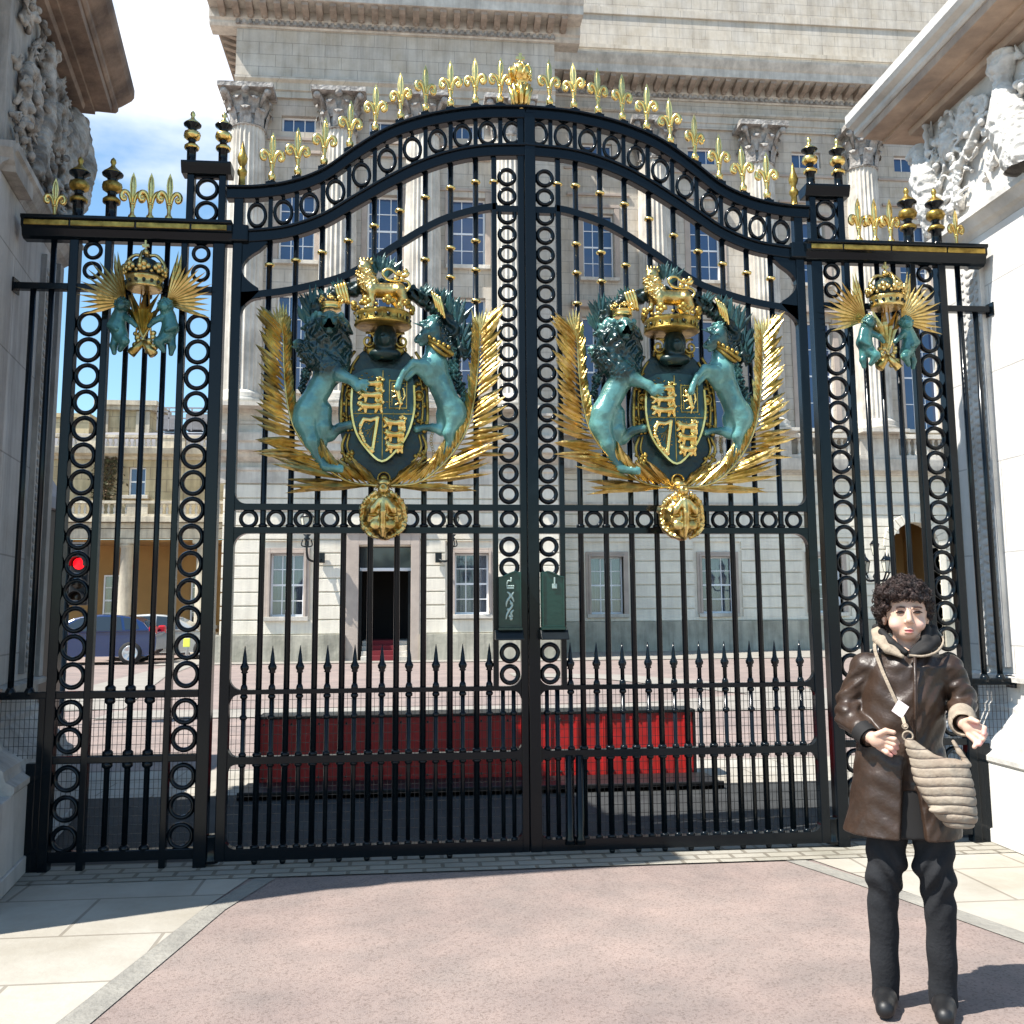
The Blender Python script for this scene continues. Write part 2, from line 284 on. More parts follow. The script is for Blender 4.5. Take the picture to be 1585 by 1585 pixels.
# ------------------------------------------------------------------ sculpting by distance field + surface nets
class Sdf:
    def __init__(s, lo, hi, h):
        s.lo = np.array(lo, float); s.h = h; s.n = np.ceil((np.array(hi)-s.lo)/h).astype(int)+1
        s.d = np.full(s.n, .5, np.float32); s.ax = [s.lo[i]+np.arange(s.n[i])*h for i in range(3)]
    def _box(s, lo, hi, mg):
        a = [max(0, int((lo[i]-mg-s.lo[i])/s.h)) for i in range(3)]; b = [min(s.n[i], int((hi[i]+mg-s.lo[i])/s.h)+2) for i in range(3)]
        if any(b[i] <= a[i] for i in range(3)): return None
        sl = tuple(slice(a[i], b[i]) for i in range(3))
        X, Y, Z = np.meshgrid(*[s.ax[i][sl[i]] for i in range(3)], indexing='ij')
        return sl, X, Y, Z
    def _op(s, q, d, k, op):
        o = s.d[q]
        if op == 'add':
            h = np.clip(.5+.5*(o-d)/k, 0, 1); s.d[q] = o*(1-h)+d*h-k*h*(1-h)
        else:
            h = np.clip(.5-.5*(o+d)/k, 0, 1); s.d[q] = o*(1-h)-d*h+k*h*(1-h)
        return s
    def ell(s, c, r, k=.02, rot=None, op='add', disp=None):
        c = np.array(c, float); r = np.array(r if hasattr(r, '__len__') else (r,)*3, float); m = r.max()
        g = s._box(c-m, c+m, 2.2*k+3*s.h)
        if g is None: return s
        q, X, Y, Z = g; x, y, z = X-c[0], Y-c[1], Z-c[2]
        if rot is not None:     # rotation about y by rot
            a = math.cos(rot), math.sin(rot); x, z = a[0]*x+a[1]*z, -a[1]*x+a[0]*z
        k0 = np.sqrt((x/r[0])**2+(y/r[1])**2+(z/r[2])**2); k1 = np.sqrt((x/r[0]**2)**2+(y/r[1]**2)**2+(z/r[2]**2)**2)+1e-9
        d = k0*(k0-1)/k1
        if disp is not None: d = d+disp(X, Y, Z)
        return s._op(q, d.astype(np.float32), k, op)
    def cap(s, a, b, ra, rb=None, k=.02, op='add', disp=None, flat=1.0):
        rb = ra if rb is None else rb; a = np.array(a, float); b = np.array(b, float); m = max(ra, rb)
        g = s._box(np.minimum(a, b)-m, np.maximum(a, b)+m, 2.2*k+3*s.h)
        if g is None: return s
        q, X, Y, Z = g; ba = b-a; t = np.clip(((X-a[0])*ba[0]+(Y-a[1])*ba[1]+(Z-a[2])*ba[2])/(ba@ba+1e-12), 0, 1)
        d = np.sqrt((X-a[0]-t*ba[0])**2+((Y-a[1]-t*ba[1])/flat)**2+(Z-a[2]-t*ba[2])**2)-(ra+(rb-ra)*t)
        if disp is not None: d = d+disp(X, Y, Z)
        return s._op(q, d.astype(np.float32), k, op)
    def path(s, pts, rs, k=.02, **kw):
        for i in range(len(pts)-1):
            ra, rb = (rs[i], rs[i+1]) if hasattr(rs, '__len__') else (rs, rs)
            s.cap(pts[i], pts[i+1], ra, rb, k, **kw)
        return s
    def warp(s, f):
        X, Y, Z = np.meshgrid(*s.ax, indexing='ij'); s.d += f(X, Y, Z).astype(np.float32); return s
    def mesh(s, name, off=(0, 0, 0)):
        d = s.d; ins = d < 0; nx, ny, nz = d.shape
        cnt = np.zeros((nx-1, ny-1, nz-1), np.int8)
        for i in (0, 1):
            for j in (0, 1):
                for k in (0, 1): cnt += ins[i:nx-1+i, j:ny-1+j, k:nz-1+k]
        act = (cnt > 0) & (cnt < 8); I, J, K = np.nonzero(act); nv = len(I)
        idx = np.full(act.shape, -1, np.int32); idx[I, J, K] = np.arange(nv)
        acc = np.zeros((nv, 3)); w = np.zeros(nv)
        cs = [(i, j, k) for i in (0, 1) for j in (0, 1) for k in (0, 1)]
        for a in cs:
            for ax in range(3):
                if a[ax]: continue
                b = list(a); b[ax] = 1
                da = d[I+a[0], J+a[1], K+a[2]].astype(float); db = d[I+b[0], J+b[1], K+b[2]].astype(float)
                m = (da < 0) != (db < 0); t = np.where(m, da/(da-db+1e-12), 0)
                p = np.array(a, float)[None].repeat(nv, 0); p[:, ax] += t
                acc[m] += p[m]; w[m] += 1
        P = (np.stack([I, J, K], 1)+acc/w[:, None])*s.h+s.lo-np.array(off)
        F = []
        for ax in range(3):
            o = [slice(None)]*3; o2 = [slice(None)]*3; o[ax] = slice(0, -1); o2[ax] = slice(1, None)
            a = ins[tuple(o)]; b = ins[tuple(o2)]; A = np.argwhere(a != b)
            u, v = (ax+1) % 3, (ax+2) % 3
            A = A[(A[:, u] > 0) & (A[:, v] > 0) & (A[:, u] < d.shape[u]-1) & (A[:, v] < d.shape[v]-1)]
            sg = a[A[:, 0], A[:, 1], A[:, 2]]
            def at(du, dv):
                q = A.copy(); q[:, u] += du; q[:, v] += dv; return idx[q[:, 0], q[:, 1], q[:, 2]]
            Q = np.stack([at(-1, -1), at(0, -1), at(0, 0), at(-1, 0)], 1); Q[~sg] = Q[~sg][:, ::-1]; F.append(Q)
        F = np.concatenate(F); F = F[(F >= 0).all(1)]
        me = bpy.data.meshes.new(name); me.vertices.add(nv); me.vertices.foreach_set('co', P.ravel())
        me.loops.add(len(F)*4); me.loops.foreach_set('vertex_index', F.ravel().astype(np.int32)); me.polygons.add(len(F))
        me.polygons.foreach_set('loop_start', (np.arange(len(F))*4).astype(np.int32)); me.polygons.foreach_set('loop_total', np.full(len(F), 4, np.int32))
        me.polygons.foreach_set('use_smooth', np.ones(len(F), bool)); me.update(calc_edges=True); me.validate()
        return me
def curls(a, f, p=0):
    return lambda X, Y, Z: a*(np.sin(f*X+2*np.sin(f*.6*Z+p))*np.sin(f*Z+2*np.sin(f*.5*X+1.3+p))+.5*np.sin(f*1.9*X+p)*np.cos(f*1.7*Z+f*Y))

# ------------------------------------------------------------------ the gates
IR = M['iron']
CR_T = smooth_curve([(-1.95, 4.212), (-1.753, 4.222), (-1.547, 4.262), (-1.34, 4.352), (-1.133, 4.512), (-.922, 4.655), (-.708, 4.745), (-.493, 4.802), (-.275, 4.836), (-.0, 4.85)], 44)   # crest top edge
CR_B = smooth_curve([(-1.90, 3.850), (-1.72, 3.865), (-1.539, 3.898), (-1.334, 3.982), (-1.127, 4.118), (-.918, 4.252), (-.706, 4.370), (-.492, 4.452), (-.276, 4.498), (-.0, 4.515)], 44)  # crest rail lower edge
INN = smooth_curve([(-1.86, 3.505), (-1.776, 3.51), (-1.532, 3.548), (-1.245, 3.63), (-1.08, 3.712), (-.851, 3.874), (-.577, 4.045), (-.32, 4.135), (-.19, 4.16)], 36)
XB = [-1.67+.1667*i for i in range(9)]
XS = [-1.757+.1667*i for i in range(10)]
def spandrel(mb, x, z, r, dx, dz, y0, y1, n=8):
    """solid fillet filling a corner: corner point (x,z), radius r, opening towards (dx,dz)"""
    pts = [(x, z)]+[(x+dx*(r-r*math.sin(math.pi/2*i/n)), z+dz*(r-r*math.cos(math.pi/2*i/n))) for i in range(n+1)]
    return mb.prism(pts, y0, y1)
def fleur_mesh():
    m = MB()
    m.lathe([(.002, 0), (.022, .004), (.026, .018), (.030, .032), (.026, .046), (.016, .056), (.013, .075), (.017, .12), (.014, .135)], seg=12)
    m.prism([(-.013, .12), (.013, .12), (.017, .17), (.024, .255), (.018, .30), (0, .345), (-.018, .30), (-.024, .255), (-.017, .17)], -.006, .006)
    m.lathe([(.010, .12), (.012, .18), (.019, .25), (.013, .30), (.001, .345)], seg=8, sy=.8)
    for sx in (-1, 1):
        p = [(sx*x, 0, z) for x, z in ((.008, .10), (.012, .14), (.022, .178), (.042, .205), (.064, .205), (.077, .185), (.074, .160), (.058, .150), (.048, .162), (.052, .175))]
        p = smooth_curve([(a, b, c) for a, b, c in p], 22)
        m.tube(p, [.010+.007*math.sin(i/22*math.pi) for i in range(23)], 8)
        m.ball((sx*.060, 0, .174), .014, 8)
    m.lathe([(.018, .118), (.022, .126), (.018, .134)], seg=12)
    return m.mesh('fleur_finial')
def spear_mesh():
    m = MB(); m.lathe([(.013, 1.02), (.013, 1.125), (.022, 1.13), (.017, 1.138), (.026, 1.152), (.027, 1.166), (.020, 1.178), (.015, 1.19), (.012, 1.225), (.0015, 1.292)], seg=12)
    m.lathe([(.013, 1.0), (.022, 1.03), (.020, 1.045), (.013, 1.06)], seg=12)
    return m
def urn_mesh(s=1.0):
    m = MB(); m.lathe([(.040*s, 0), (.040*s, .006), (.034*s, .010), (.034*s, .115*s), (.050*s, .122*s), (.054*s, .140*s), (.046*s, .155*s), (.028*s, .168*s), (.026*s, .185*s), (.038*s, .2*s)], seg=20)
    m.lathe([(.036*s, .255*s), (.030*s, .275*s), (.036*s, .292*s), (.064*s, .31*s), (.066*s, .32*s)], seg=20)
    g = MB(); g.lathe([(.036*s, .195*s), (.058*s, .21*s), (.065*s, .232*s), (.058*s, .256*s), (.034*s, .268*s)], seg=20, flute=.07)
    g.lathe([(.066*s, .319*s), (.060*s, .328*s), (.034*s, .35*s), (.016*s, .368*s), (.012*s, .382*s), (.019*s, .398*s), (.015*s, .416*s), (.001, .432*s)], seg=16)
    g.lathe([(.051*s, .121*s), (.057*s, .131*s), (.057*s, .143*s), (.051*s, .15*s)], seg=20, flute=.05)
    return m.mesh('urn_finial'), g.mesh('gilt_bulb')
ME = {}
ME['fleur'] = fleur_mesh(); fixn(ME['fleur']); ME['fleur'].materials.append(M['goldl'])
ME['ring'] = MB().ring(0, 0, .066, .029, -.022, .022).mesh('ring'); fixn(ME['ring']); ME['ring'].materials.append(IR)
mb = MB().ring(0, 0, .067, .024, -.020, .020, sx=.98, sz=1.36)
for s_ in (-1, 1): mb.lathe([(.010, 0), (.016, .006), (.010, .014), (.013, .020)], (0, 0, .088 if s_ > 0 else -.112), 8)
ME['oval'] = mb.mesh('oval_ring'); fixn(ME['oval']); ME['oval'].materials.append(IR)
ME['ring_m'] = MB().ring(0, 0, .061, .026, -.020, .020).mesh('ring'); fixn(ME['ring_m']); ME['ring_m'].materials.append(IR)
ME['ring_s'] = MB().ring(0, 0, .087, .031, -.022, .022, 28).mesh('ring'); fixn(ME['ring_s']); ME['ring_s'].materials.append(IR)
ME['knob'] = MB().lathe([(.018, -.012), (.031, -.008), (.034, 0), (.030, .008), (.018, .013)], seg=12).mesh('bar_knob'); fixn(ME['knob']); ME['knob'].materials.append(M['goldl'])
def dup(name, me, parent, loc, rot=(0, 0, 0), scale=(1, 1, 1)):
    o = bpy.data.objects.new(name, me); C.objects.link(o); o.parent = parent; o.location = loc; o.rotation_euler = rot; o.scale = scale; return o

def gate_leaf(sg, label):
    ox = -.95 if sg > 0 else .95
    root = tag(empty('gate_leaf', (ox, 0, 0)), label, 'gate', 'pair of wrought iron gate leaves')
    X = lambda x: sg*x-ox
    OFF = (ox, 0, 0); mir = sg < 0
    def bb(m, name, mt=IR, bevel=0): return B(m, name, mt, root, OFF, mir, bevel)
    # stiles
    m = MB().box(-1.9, -1.84, -.035, .035, .03, 4.17); bb(m, 'hinge_stile', bevel=.006)
    m = MB()
    if sg > 0: m.box(-.057, -.012, -.032, .032, .03, 4.80)
    else: m.box(-.062, .010, -.045, .045, .03, 4.82)
    m.box(-.232, -.198, -.026, .026, 1.0, 4.50)
    bb(m, 'meeting_stile', bevel=.005)
    # straight rails
    m = MB().box(-1.84, -.057, -.03, .03, .03, .10)
    for s_ in (0, 1): spandrel(m, -1.84, .10, .06, 1, 1, -.03, .03) if s_ == 0 else spandrel(m, -.057, .10, .06, -1, 1, -.03, .03)
    bb(m, 'bottom_rail', bevel=.006)
    m = MB().box(-1.84, -.057, -.028, .028, .588, .632)
    for x, d in ((-1.84, 1), (-.057, -1)):
        spandrel(m, x, .632, .055, d, 1, -.028, .028); spandrel(m, x, .588, .055, d, -1, -.028, .028)
    bb(m, 'lower_rail', bevel=.005)
    m = MB().box(-1.84, -.057, -.022, .022, 1.0, 1.028)
    for x, d in ((-1.84, 1), (-.057, -1)):
        spandrel(m, x, 1.028, .07, d, 1, -.022, .022); spandrel(m, x, 1.0, .06, d, -1, -.022, .022)
    bb(m, 'spear_rail', bevel=.004)
    for z0, z1 in ((1.981, 2.021), (2.126, 2.166)):
        m = MB().box(-1.84, -.057, -.03, .03, z0, z1)
        if z0 < 2.0: spandrel(m, -1.84, z0, .085, 1, -1, -.03, .03)
        else: spandrel(m, -1.84, z1, .07, 1, 1, -.03, .03)
        bb(m, 'middle_rail', bevel=.005)
    # curved rails
    m = MB(); m.ribbon(INN, .046, -.026, .026)
    m.prism([(-1.84, 3.95), (-1.84, 3.42), (-1.77, 3.485), (-1.73, 3.53)]+[(-1.73-.16*math.sin(math.pi*i/12)**.8*1.0+.05, 3.53+i/12*.30) for i in range(1, 12)]+[(-1.68, 3.86)], -.026, .026)
    spandrel(m, -1.84, 3.49, .12, 1, -1, -.026, .026)
    bb(m, 'curved_inner_rail', bevel=.004)
    top = [(x, z-.035) for x, z in CR_T]; m = MB().ribbon(top, .07, -.04, .04); m.ribbon([(x, z+.006) for x, z in CR_T], .016, -.062, .062)
    bb(m, 'crest_top_rail', bevel=.005)
    m = MB().ribbon([(x, z+.042) for x, z in CR_B], .084, -.036, .036); m.ribbon([(x, z+.075) for x, z in CR_B], .018, -.052, .052)
    bb(m, 'crest_lower_rail', bevel=.005)
    # crest uprights and ovals
    for i in range(10):
        x = -1.67+.1667*i; z0 = ip(x, CR_B)+.07; z1 = ip(x, CR_T)-.05
        m = MB().box(-.014, .014, -.016, .016, 0, z1-z0); me = m.mesh('crest_upright'); fixn(me); me.materials.append(IR)
        dup('crest_upright', me, root, (X(x), 0, z0))
        zt = ip(x, CR_T)
        m = MB().box(-.034, .034, -.034, .034, -.02, .035).lathe([(.024, .035), (.030, .045), (.020, .055)], seg=10)
        me = m.mesh('finial_base'); fixn(me); me.materials.append(IR); dup('finial_base', me, root, (X(x), 0, zt))
        dup('fleur_finial', ME['fleur'], root, (X(x), 0, zt+.05), (random.uniform(-.02, .02), random.uniform(-.025, .025), random.uniform(-.45, .45)), (.90, .9, .98))
    for i in range(11):
        x = -1.757+.1667*i; zc = (ip(x, CR_B)+.084+ip(x, CR_T)-.07)/2
        dup('oval_ring', ME['oval'], root, (X(x), 0, zc))
    # long bars, knobs
    for i, x in enumerate(XB):
        zt = ip(x, CR_B)+.02
        m = MB().tube([(0, 0, .10), (0, 0, zt)], .0185, 10)
        for z in (.103, .64, .58, 2.03): m.lathe([(.019, -.012), (.028, -.004), (.028, .006), (.019, .014)], (0, 0, z), 10)
        me = m.mesh('long_bar'); fixn(me); me.materials.append(IR); dup('long_bar', me, root, (X(x), 0, 0))
        zi = ip(x, INN); zs = [(zi+zt)/2+.01]
        if i in (6, 7, 8): zs += [zi-.21, zi-.41]
        if i in (8,): zs += [zi-.62]
        for z in zs: dup('bar_knob', ME['knob'], root, (X(x), 0, z))
    dup('bar_knob', ME['knob'], root, (X(-.215), 0, 4.335))
    # dog bars with spear points
    sp = spear_mesh(); sp.tube([(0, 0, .10), (0, 0, 1.03)], .0135, 10)
    for z in (.103, .64, .58, .86, .985): sp.lathe([(.014, -.014), (.023, -.006), (.023, .006), (.014, .016)], (0, 0, z), 10)
    me = sp.mesh('spear_bar'); fixn(me); me.materials.append(IR)
    for x in XS: dup('spear_bar', me, root, (X(x), 0, 0))
    m = MB().tube([(0, 0, .10), (0, 0, 1.0)], .0135, 10)
    for z in (.103, .64, .58, .86): m.lathe([(.014, -.014), (.022, -.006), (.022, .006), (.014, .016)], (0, 0, z), 10)
    me = m.mesh('short_bar'); fixn(me); me.materials.append(IR)
    for x in (-.172, -.105): dup('short_bar', me, root, (X(x), 0, 0))
    # rings: meeting stile column, middle rail
    z = 1.098
    while z < 4.44:
        if not (1.97 < z-.066 < 2.14 or 1.97 < z+.066 < 2.14 or (1.30 < z < 1.72)): dup('ring', ME['ring'], root, (X(-.127), 0, z))
        z += .1335
        if 1.90 < z < 2.05: z = 2.073; dup('ring', ME['ring_m'], root, (X(-.127), 0, z)); z = 2.236
    for x in XS[:-1]: dup('ring', ME['ring_m'], root, (X(x), 0, 2.073))
    m = MB(); m.box(-.2, -.057, -.024, .024, 4.12, 4.165); bb(m, 'curved_rail_end')
    # wire mesh behind the lower bars
    m = MB()
    x = -1.83
    while x < -.06: m.box(x-.0013, x+.0013, .034, .0366, .10, 1.0); x += .0278
    z = .13
    while z < 1.0: m.box(-1.84, -.06, .0335, .0372, z-.0013, z+.0013); z += .052
    bb(m, 'wire_mesh', M['mesh'])
    # hooks: lock box
    m = MB(); xa, xb = (-.205, -.065)
    n = 10; arch = [(xb, 1.735), (xb-.03, 1.735)]+[(xb-.03-(xb-.03-xa-.0)*(i/n), 1.735-.035*(.5-.5*math.cos(math.pi*i/n))) for i in range(1, n+1)]
    poly = [(xa, 1.39), (xb, 1.39)]+arch
    m.prism(poly, -.125, -.03)
    rim = [(xa, 1.39), (xb, 1.39), (xb, 1.735), (xa, 1.70)]
    lb = bb(m, 'lock_box', M['boxg'], bevel=.006)
    m = MB().box(xa-.004, xb+.004, -.14, -.03, 1.375, 1.392)
    for (x0, x1, z0, z1) in ((xa, xa+.010, 1.392, 1.70), (xb-.010, xb, 1.392, 1.735), (xa+.01, xb-.01, 1.392, 1.402)): m.box(x0, x1, -.134, -.124, z0, z1)
    m.ribbon([(x, z) for x, z in arch[1:]], .010, -.136, -.03)
    o = B(m, 'lock_box_rim', M['boxg'], lb, OFF, mir, .002)
    m = MB().profile_x([(-.03, 1.375), (-.12, 1.375), (-.17, 1.325), (-.17, 1.315), (-.03, 1.315)], xa-.022, xb+.012)
    o = B(m, 'lock_tray', M['iron_old'], lb, OFF, mir, .004)
    if sg > 0:   # crowned cipher cast on the box
        m = MB(); cx = -.135
        m.tube(smooth_curve([(cx-.022, -.13, 1.655), (cx-.012, -.134, 1.68), (cx+.004, -.134, 1.676), (cx+.006, -.134, 1.70)], 10), .005, 6)
        m.box(cx-.022, cx+.022, -.14, -.128, 1.63, 1.64)
        for k in range(5): m.ball((cx-.02+.01*k, -.134, 1.647), .006, 8)
        for q in ([(-.02, 1.61), (-.006, 1.60), (.012, 1.575), (.022, 1.55)], [(.022, 1.61), (.004, 1.585), (-.02, 1.555), (-.026, 1.52)], [(-.004, 1.56), (.012, 1.53), (-.006, 1.50), (-.022, 1.47), (-.028, 1.44)], [(.02, 1.50), (.004, 1.48), (.014, 1.455)]):
            m.tube(smooth_curve([(cx+a, -.132, b) for a, b in q], 12), [.004+.004*math.sin(i/12*3.14) for i in range(13)], 6)
        for a, b in ((-.0, 1.585), (.006, 1.54), (-.012, 1.50), (-.002, 1.46), (.004, 1.445)): m.ball((cx+a, -.13, b), .011, 8)
        B(m, 'cipher_relief', M['boxr'], lb, OFF, mir)
    else:
        m = MB().box(-.147, -.139, -.142, -.12, 1.655, 1.70).box(-.158, -.128, -.136, -.12, 1.63, 1.66); B(m, 'keyhole_cover', M['boxr'], lb, OFF, mir, .002)
        m = MB()
        for x in (-.30, -.235): m.lathe([(.032, .07), (.030, .10), (.024, .12), (.024, .60)], (x, -.03, 0), 14)
        bb(m, 'drop_bolt_housing', bevel=0)
    # foot knobs under the bottom rail, hinge
    m = MB()
    for i in range(8): m.lathe([(.001, -.0), (.016, .012), (.020, .028), (.012, .036)], (XB[i], 0, -.004), 8)
    bb(m, 'foot_knob')
    m = MB().lathe([(.045, 0), (.045, .02), (.040, .03), (.040, .15), (.046, .16)], (-1.925, 0, .02), 14); bb(m, 'hinge_pivot')
    # end urn of the crest
    return root
M['boxg'] = mat('green_enamel', (.006, .034, .027), .15, 0, .2, 30, spec=.5, dist=.003)
M['boxr'] = mat('worn_green_cast', (.36, .45, .41), .3, .3)

# ------------------------------------------------------------------ coat of arms (traced once, hung on both leaves)
U = lambda zx: (zx-819)*.001066
ZZ = lambda zy: 2.290+(1415-zy)*.0011
def P3(zx, zy, y): return (U(zx), y, ZZ(zy))
def palm(mb, stem, side, n, l0, l1, yb, w=.020, a0=30, a1=60, both=True, y_out=-.03):
    """stem: list of (x,y,z); leaflets spring from it"""
    pts = smooth_curve(stem, 40)
    mb.tube(pts, [.010*(1-i/40*.6) for i in range(41)], 6)
    for i in range(n):
        t = (i+.3)/n*40; j = min(int(t), 39); p = Vector(pts[j])*(1-(t-j))+Vector(pts[j+1])*(t-j); d = (Vector(pts[j+1])-Vector(pts[j])).normalized()
        for sd_ in ((1, -1) if both else (side,)):
            nn = Vector((-d.z, 0, d.x))*sd_
            out = (sd_ == side)
            ang = R(a0+(a1-a0)*(1-i/n)+random.uniform(-5, 5))*(1 if out else .62)
            if out and i < n*.30: ang = R(8+70*i/n+random.uniform(-4, 4))
            ln = (l0+(l1-l0)*min(1, 1.9*i/n))*(1 if out else .55)*random.uniform(.88, 1.1)
            q = (d*math.cos(ang)+nn*math.sin(ang)); q.z = max(q.z, random.uniform(-.14, -.02)); q = (q+Vector((0, -.22*random.random()+.06, 0))).normalized()
            sdv = q.cross(Vector((0, 1, 0))).normalized(); ww = w*random.uniform(.8, 1.15); up = sdv.cross(q)
            if up.y > 0: up = -up
            sag = -Vector((0, 0, 1))*ln*random.uniform(-.06, .04)
            a, b_, c = p, p+q*ln*.42, p+q*ln*.78+sag*.5
            v = [a+up*.004, b_+sdv*ww/2, b_+up*ww*.5, b_-sdv*ww/2, c+sdv*ww*.33, c+up*ww*.3, c-sdv*ww*.33, p+q*ln+sag, b_-up*.003, a-up*.003]
            mb.add(v, [(0, 2, 1), (0, 3, 2), (1, 2, 5, 4), (2, 3, 6, 5), (4, 5, 7), (5, 6, 7), (9, 1, 8), (9, 8, 3), (1, 4, 7, 8), (8, 7, 6, 3), (0, 1, 9), (0, 9, 3)])
def crown(mb, mb_in, c, r, h, arches=True, n=8, teeth=None):
    x, y, z = c
    mb.lathe([(r*.86, 0), (r*.90, 0), (r*.94, h*.05), (r*.90, h*.08), (r*.92, h*.2), (r*.98, h*.25), (r*.96, h*.3), (r*.88, h*.3), (r*.84, h*.1)], c, 28)
    for k in range(n):
        a = 2*math.pi*(k+.25)/n; cx, cy = x+r*1.02*math.cos(a), y+r*1.02*math.sin(a); q = h*.085
        mb.ball((cx, cy, z+h*.52), q, 8); mb.ball((cx, cy, z+h*.40), q*.8, 8)
        t = Vector((-math.sin(a), math.cos(a), 0))*q*1.1
        mb.ball((cx+t.x, cy+t.y, z+h*.45), q*.8, 8); mb.ball((cx-t.x, cy-t.y, z+h*.45), q*.8, 8)
        a2 = a+math.pi/n; mb.ball((x+r*math.cos(a2), y+r*math.sin(a2), z+h*.36), q*.55, 8)
    for k in range(14):
        a = 2*math.pi*k/14; mb_in.ball((x+r*.93*math.cos(a), y+r*.93*math.sin(a), z+h*.14), h*.045, 6)
    if arches:
        for a in (0, math.pi/2, math.pi, 1.5*math.pi):
            mb.tube(smooth_curve([(x+r*.95*math.cos(a), y+r*.95*math.sin(a), z+h*.35), (x+r*1.0*math.cos(a), y+r*1.0*math.sin(a), z+h*.62), (x+r*.6*math.cos(a), y+r*.6*math.sin(a), z+h*.84), (x+.02*math.cos(a), y+.02*math.sin(a), z+h*.84)], 12), h*.045, 6)
        mb_in.lathe([(r*.8, h*.2), (r*.86, h*.45), (r*.6, h*.7), (r*.2, h*.8), (.001, h*.8)], c, 16)
        mb.ball((x, y, z+h*.92), h*.09, 10); mb.box(x-h*.02, x+h*.02, y-.01, y+.01, z+h*.98, z+h*1.22); mb.box(x-h*.08, x+h*.08, y-.011, y+.009, z+h*1.06, z+h*1.12)
def lion_sdf():
    s = Sdf((-.60, -.26, 2.28), (-.02, .02, 3.46), .0055)
    c = curls(.012, 110)
    # torso, hips
    s.path([P3(505, 760, -.10), P3(440, 880, -.10), P3(375, 1000, -.10)], [.088, .070, .082], .03)
    s.ell(P3(500, 760, -.11), (.11, .085, .10), .03, disp=curls(.006, 120))
    s.ell(P3(360, 1050, -.09), (.082, .07, .105), .03)
    # standing hind leg
    s.path([P3(365, 1080, -.10), P3(400, 1185, -.11), P3(430, 1260, -.09), P3(480, 1325, -.10)], [.068, .045, .030, .030], .02)
    s.cap(P3(475, 1330, -.10), P3(560, 1340, -.13), .028, .024, .015)
    for k in range(3): s.cap(P3(540, 1322+14*k, -.13+.012*k), P3(580, 1330+13*k, -.14), .013, .010, .008)
    s.path([P3(455, 1000, -.08), P3(470, 1100, -.09), P3(455, 1190, -.06), P3(430, 1240, -.05)], [.062, .045, .03, .024], .02)
    # raised hind leg reaching to the shield
    s.path([P3(440, 1060, -.05), P3(500, 1140, -.06), P3(560, 1100, -.08), P3(625, 1085, -.09)], [.05, .038, .028, .030], .02)
    # foreleg over the shield
    s.path([P3(530, 760, -.12), P3(560, 810, -.16), P3(640, 850, -.19), P3(665, 890, -.20)], [.052, .042, .030, .026], .02)
    s.ell(P3(690, 870, -.20), (.038, .025, .028), .012)
    for k in range(4): s.cap(P3(690, 850+14*k, -.205), P3(730-abs(k-1)*8, 850+20*k, -.21), .011, .008, .006)
    # other foreleg lifted left
    s.path([P3(450, 740, -.10), P3(370, 700, -.12), P3(320, 640, -.13)], [.05, .042, .034], .02, disp=c)
    s.ell(P3(318, 625, -.13), (.035, .03, .03), .012)
    # tail
    s.path([P3(350, 960, -.03), P3(335, 860, -.03), P3(350, 780, -.03), P3(375, 740, -.03)], [.018, .022, .03, .026], .012, disp=curls(.008, 120))
    # mane
    for a, b, r in ((480, 560, .125), (440, 640, .10), (540, 640, .095), (480, 700, .105), (550, 560, .08), (410, 560, .085), (430, 500, .075), (545, 500, .06), (350, 650, .05), (400, 700, .07), (560, 710, .06)):
        s.ell(P3(a, b, -.10), (r, r*.8, r*1.05), .02, disp=(lambda p_: (lambda X, Y, Z: .015*np.sin(75*X+3.2*np.sin(26*Z+p_))*np.abs(np.cos(19*Z+2*np.sin(22*X+p_)))+.005*np.sin(120*X+40*Z+p_)*np.sin(70*Z)))(a*.03))
    # face
    s.ell(P3(500, 510, -.19), (.062, .055, .072), .012)
    s.ell(P3(500, 545, -.235), (.036, .03, .030), .01)
    s.ell(P3(500, 580, -.225), (.026, .02, .016), .006)
    s.ell(P3(500, 566, -.262), (.022, .014, .011), .004, op='sub')
    s.cap(P3(500, 480, -.232), P3(500, 538, -.258), .012, .017, .008)
    for q in (-1, 1):
        s.ell(P3(500+q*33, 498, -.235), (.013, .012, .008), .004, op='sub'); s.ell(P3(500+q*33, 487, -.232), (.018, .010, .007), .006)
        s.ell(P3(500+q*62, 462, -.16), (.02, .014, .022), .008); s.ell(P3(500+q*18, 552, -.252), (.018, .014, .014), .006)
    return s.mesh('lion')
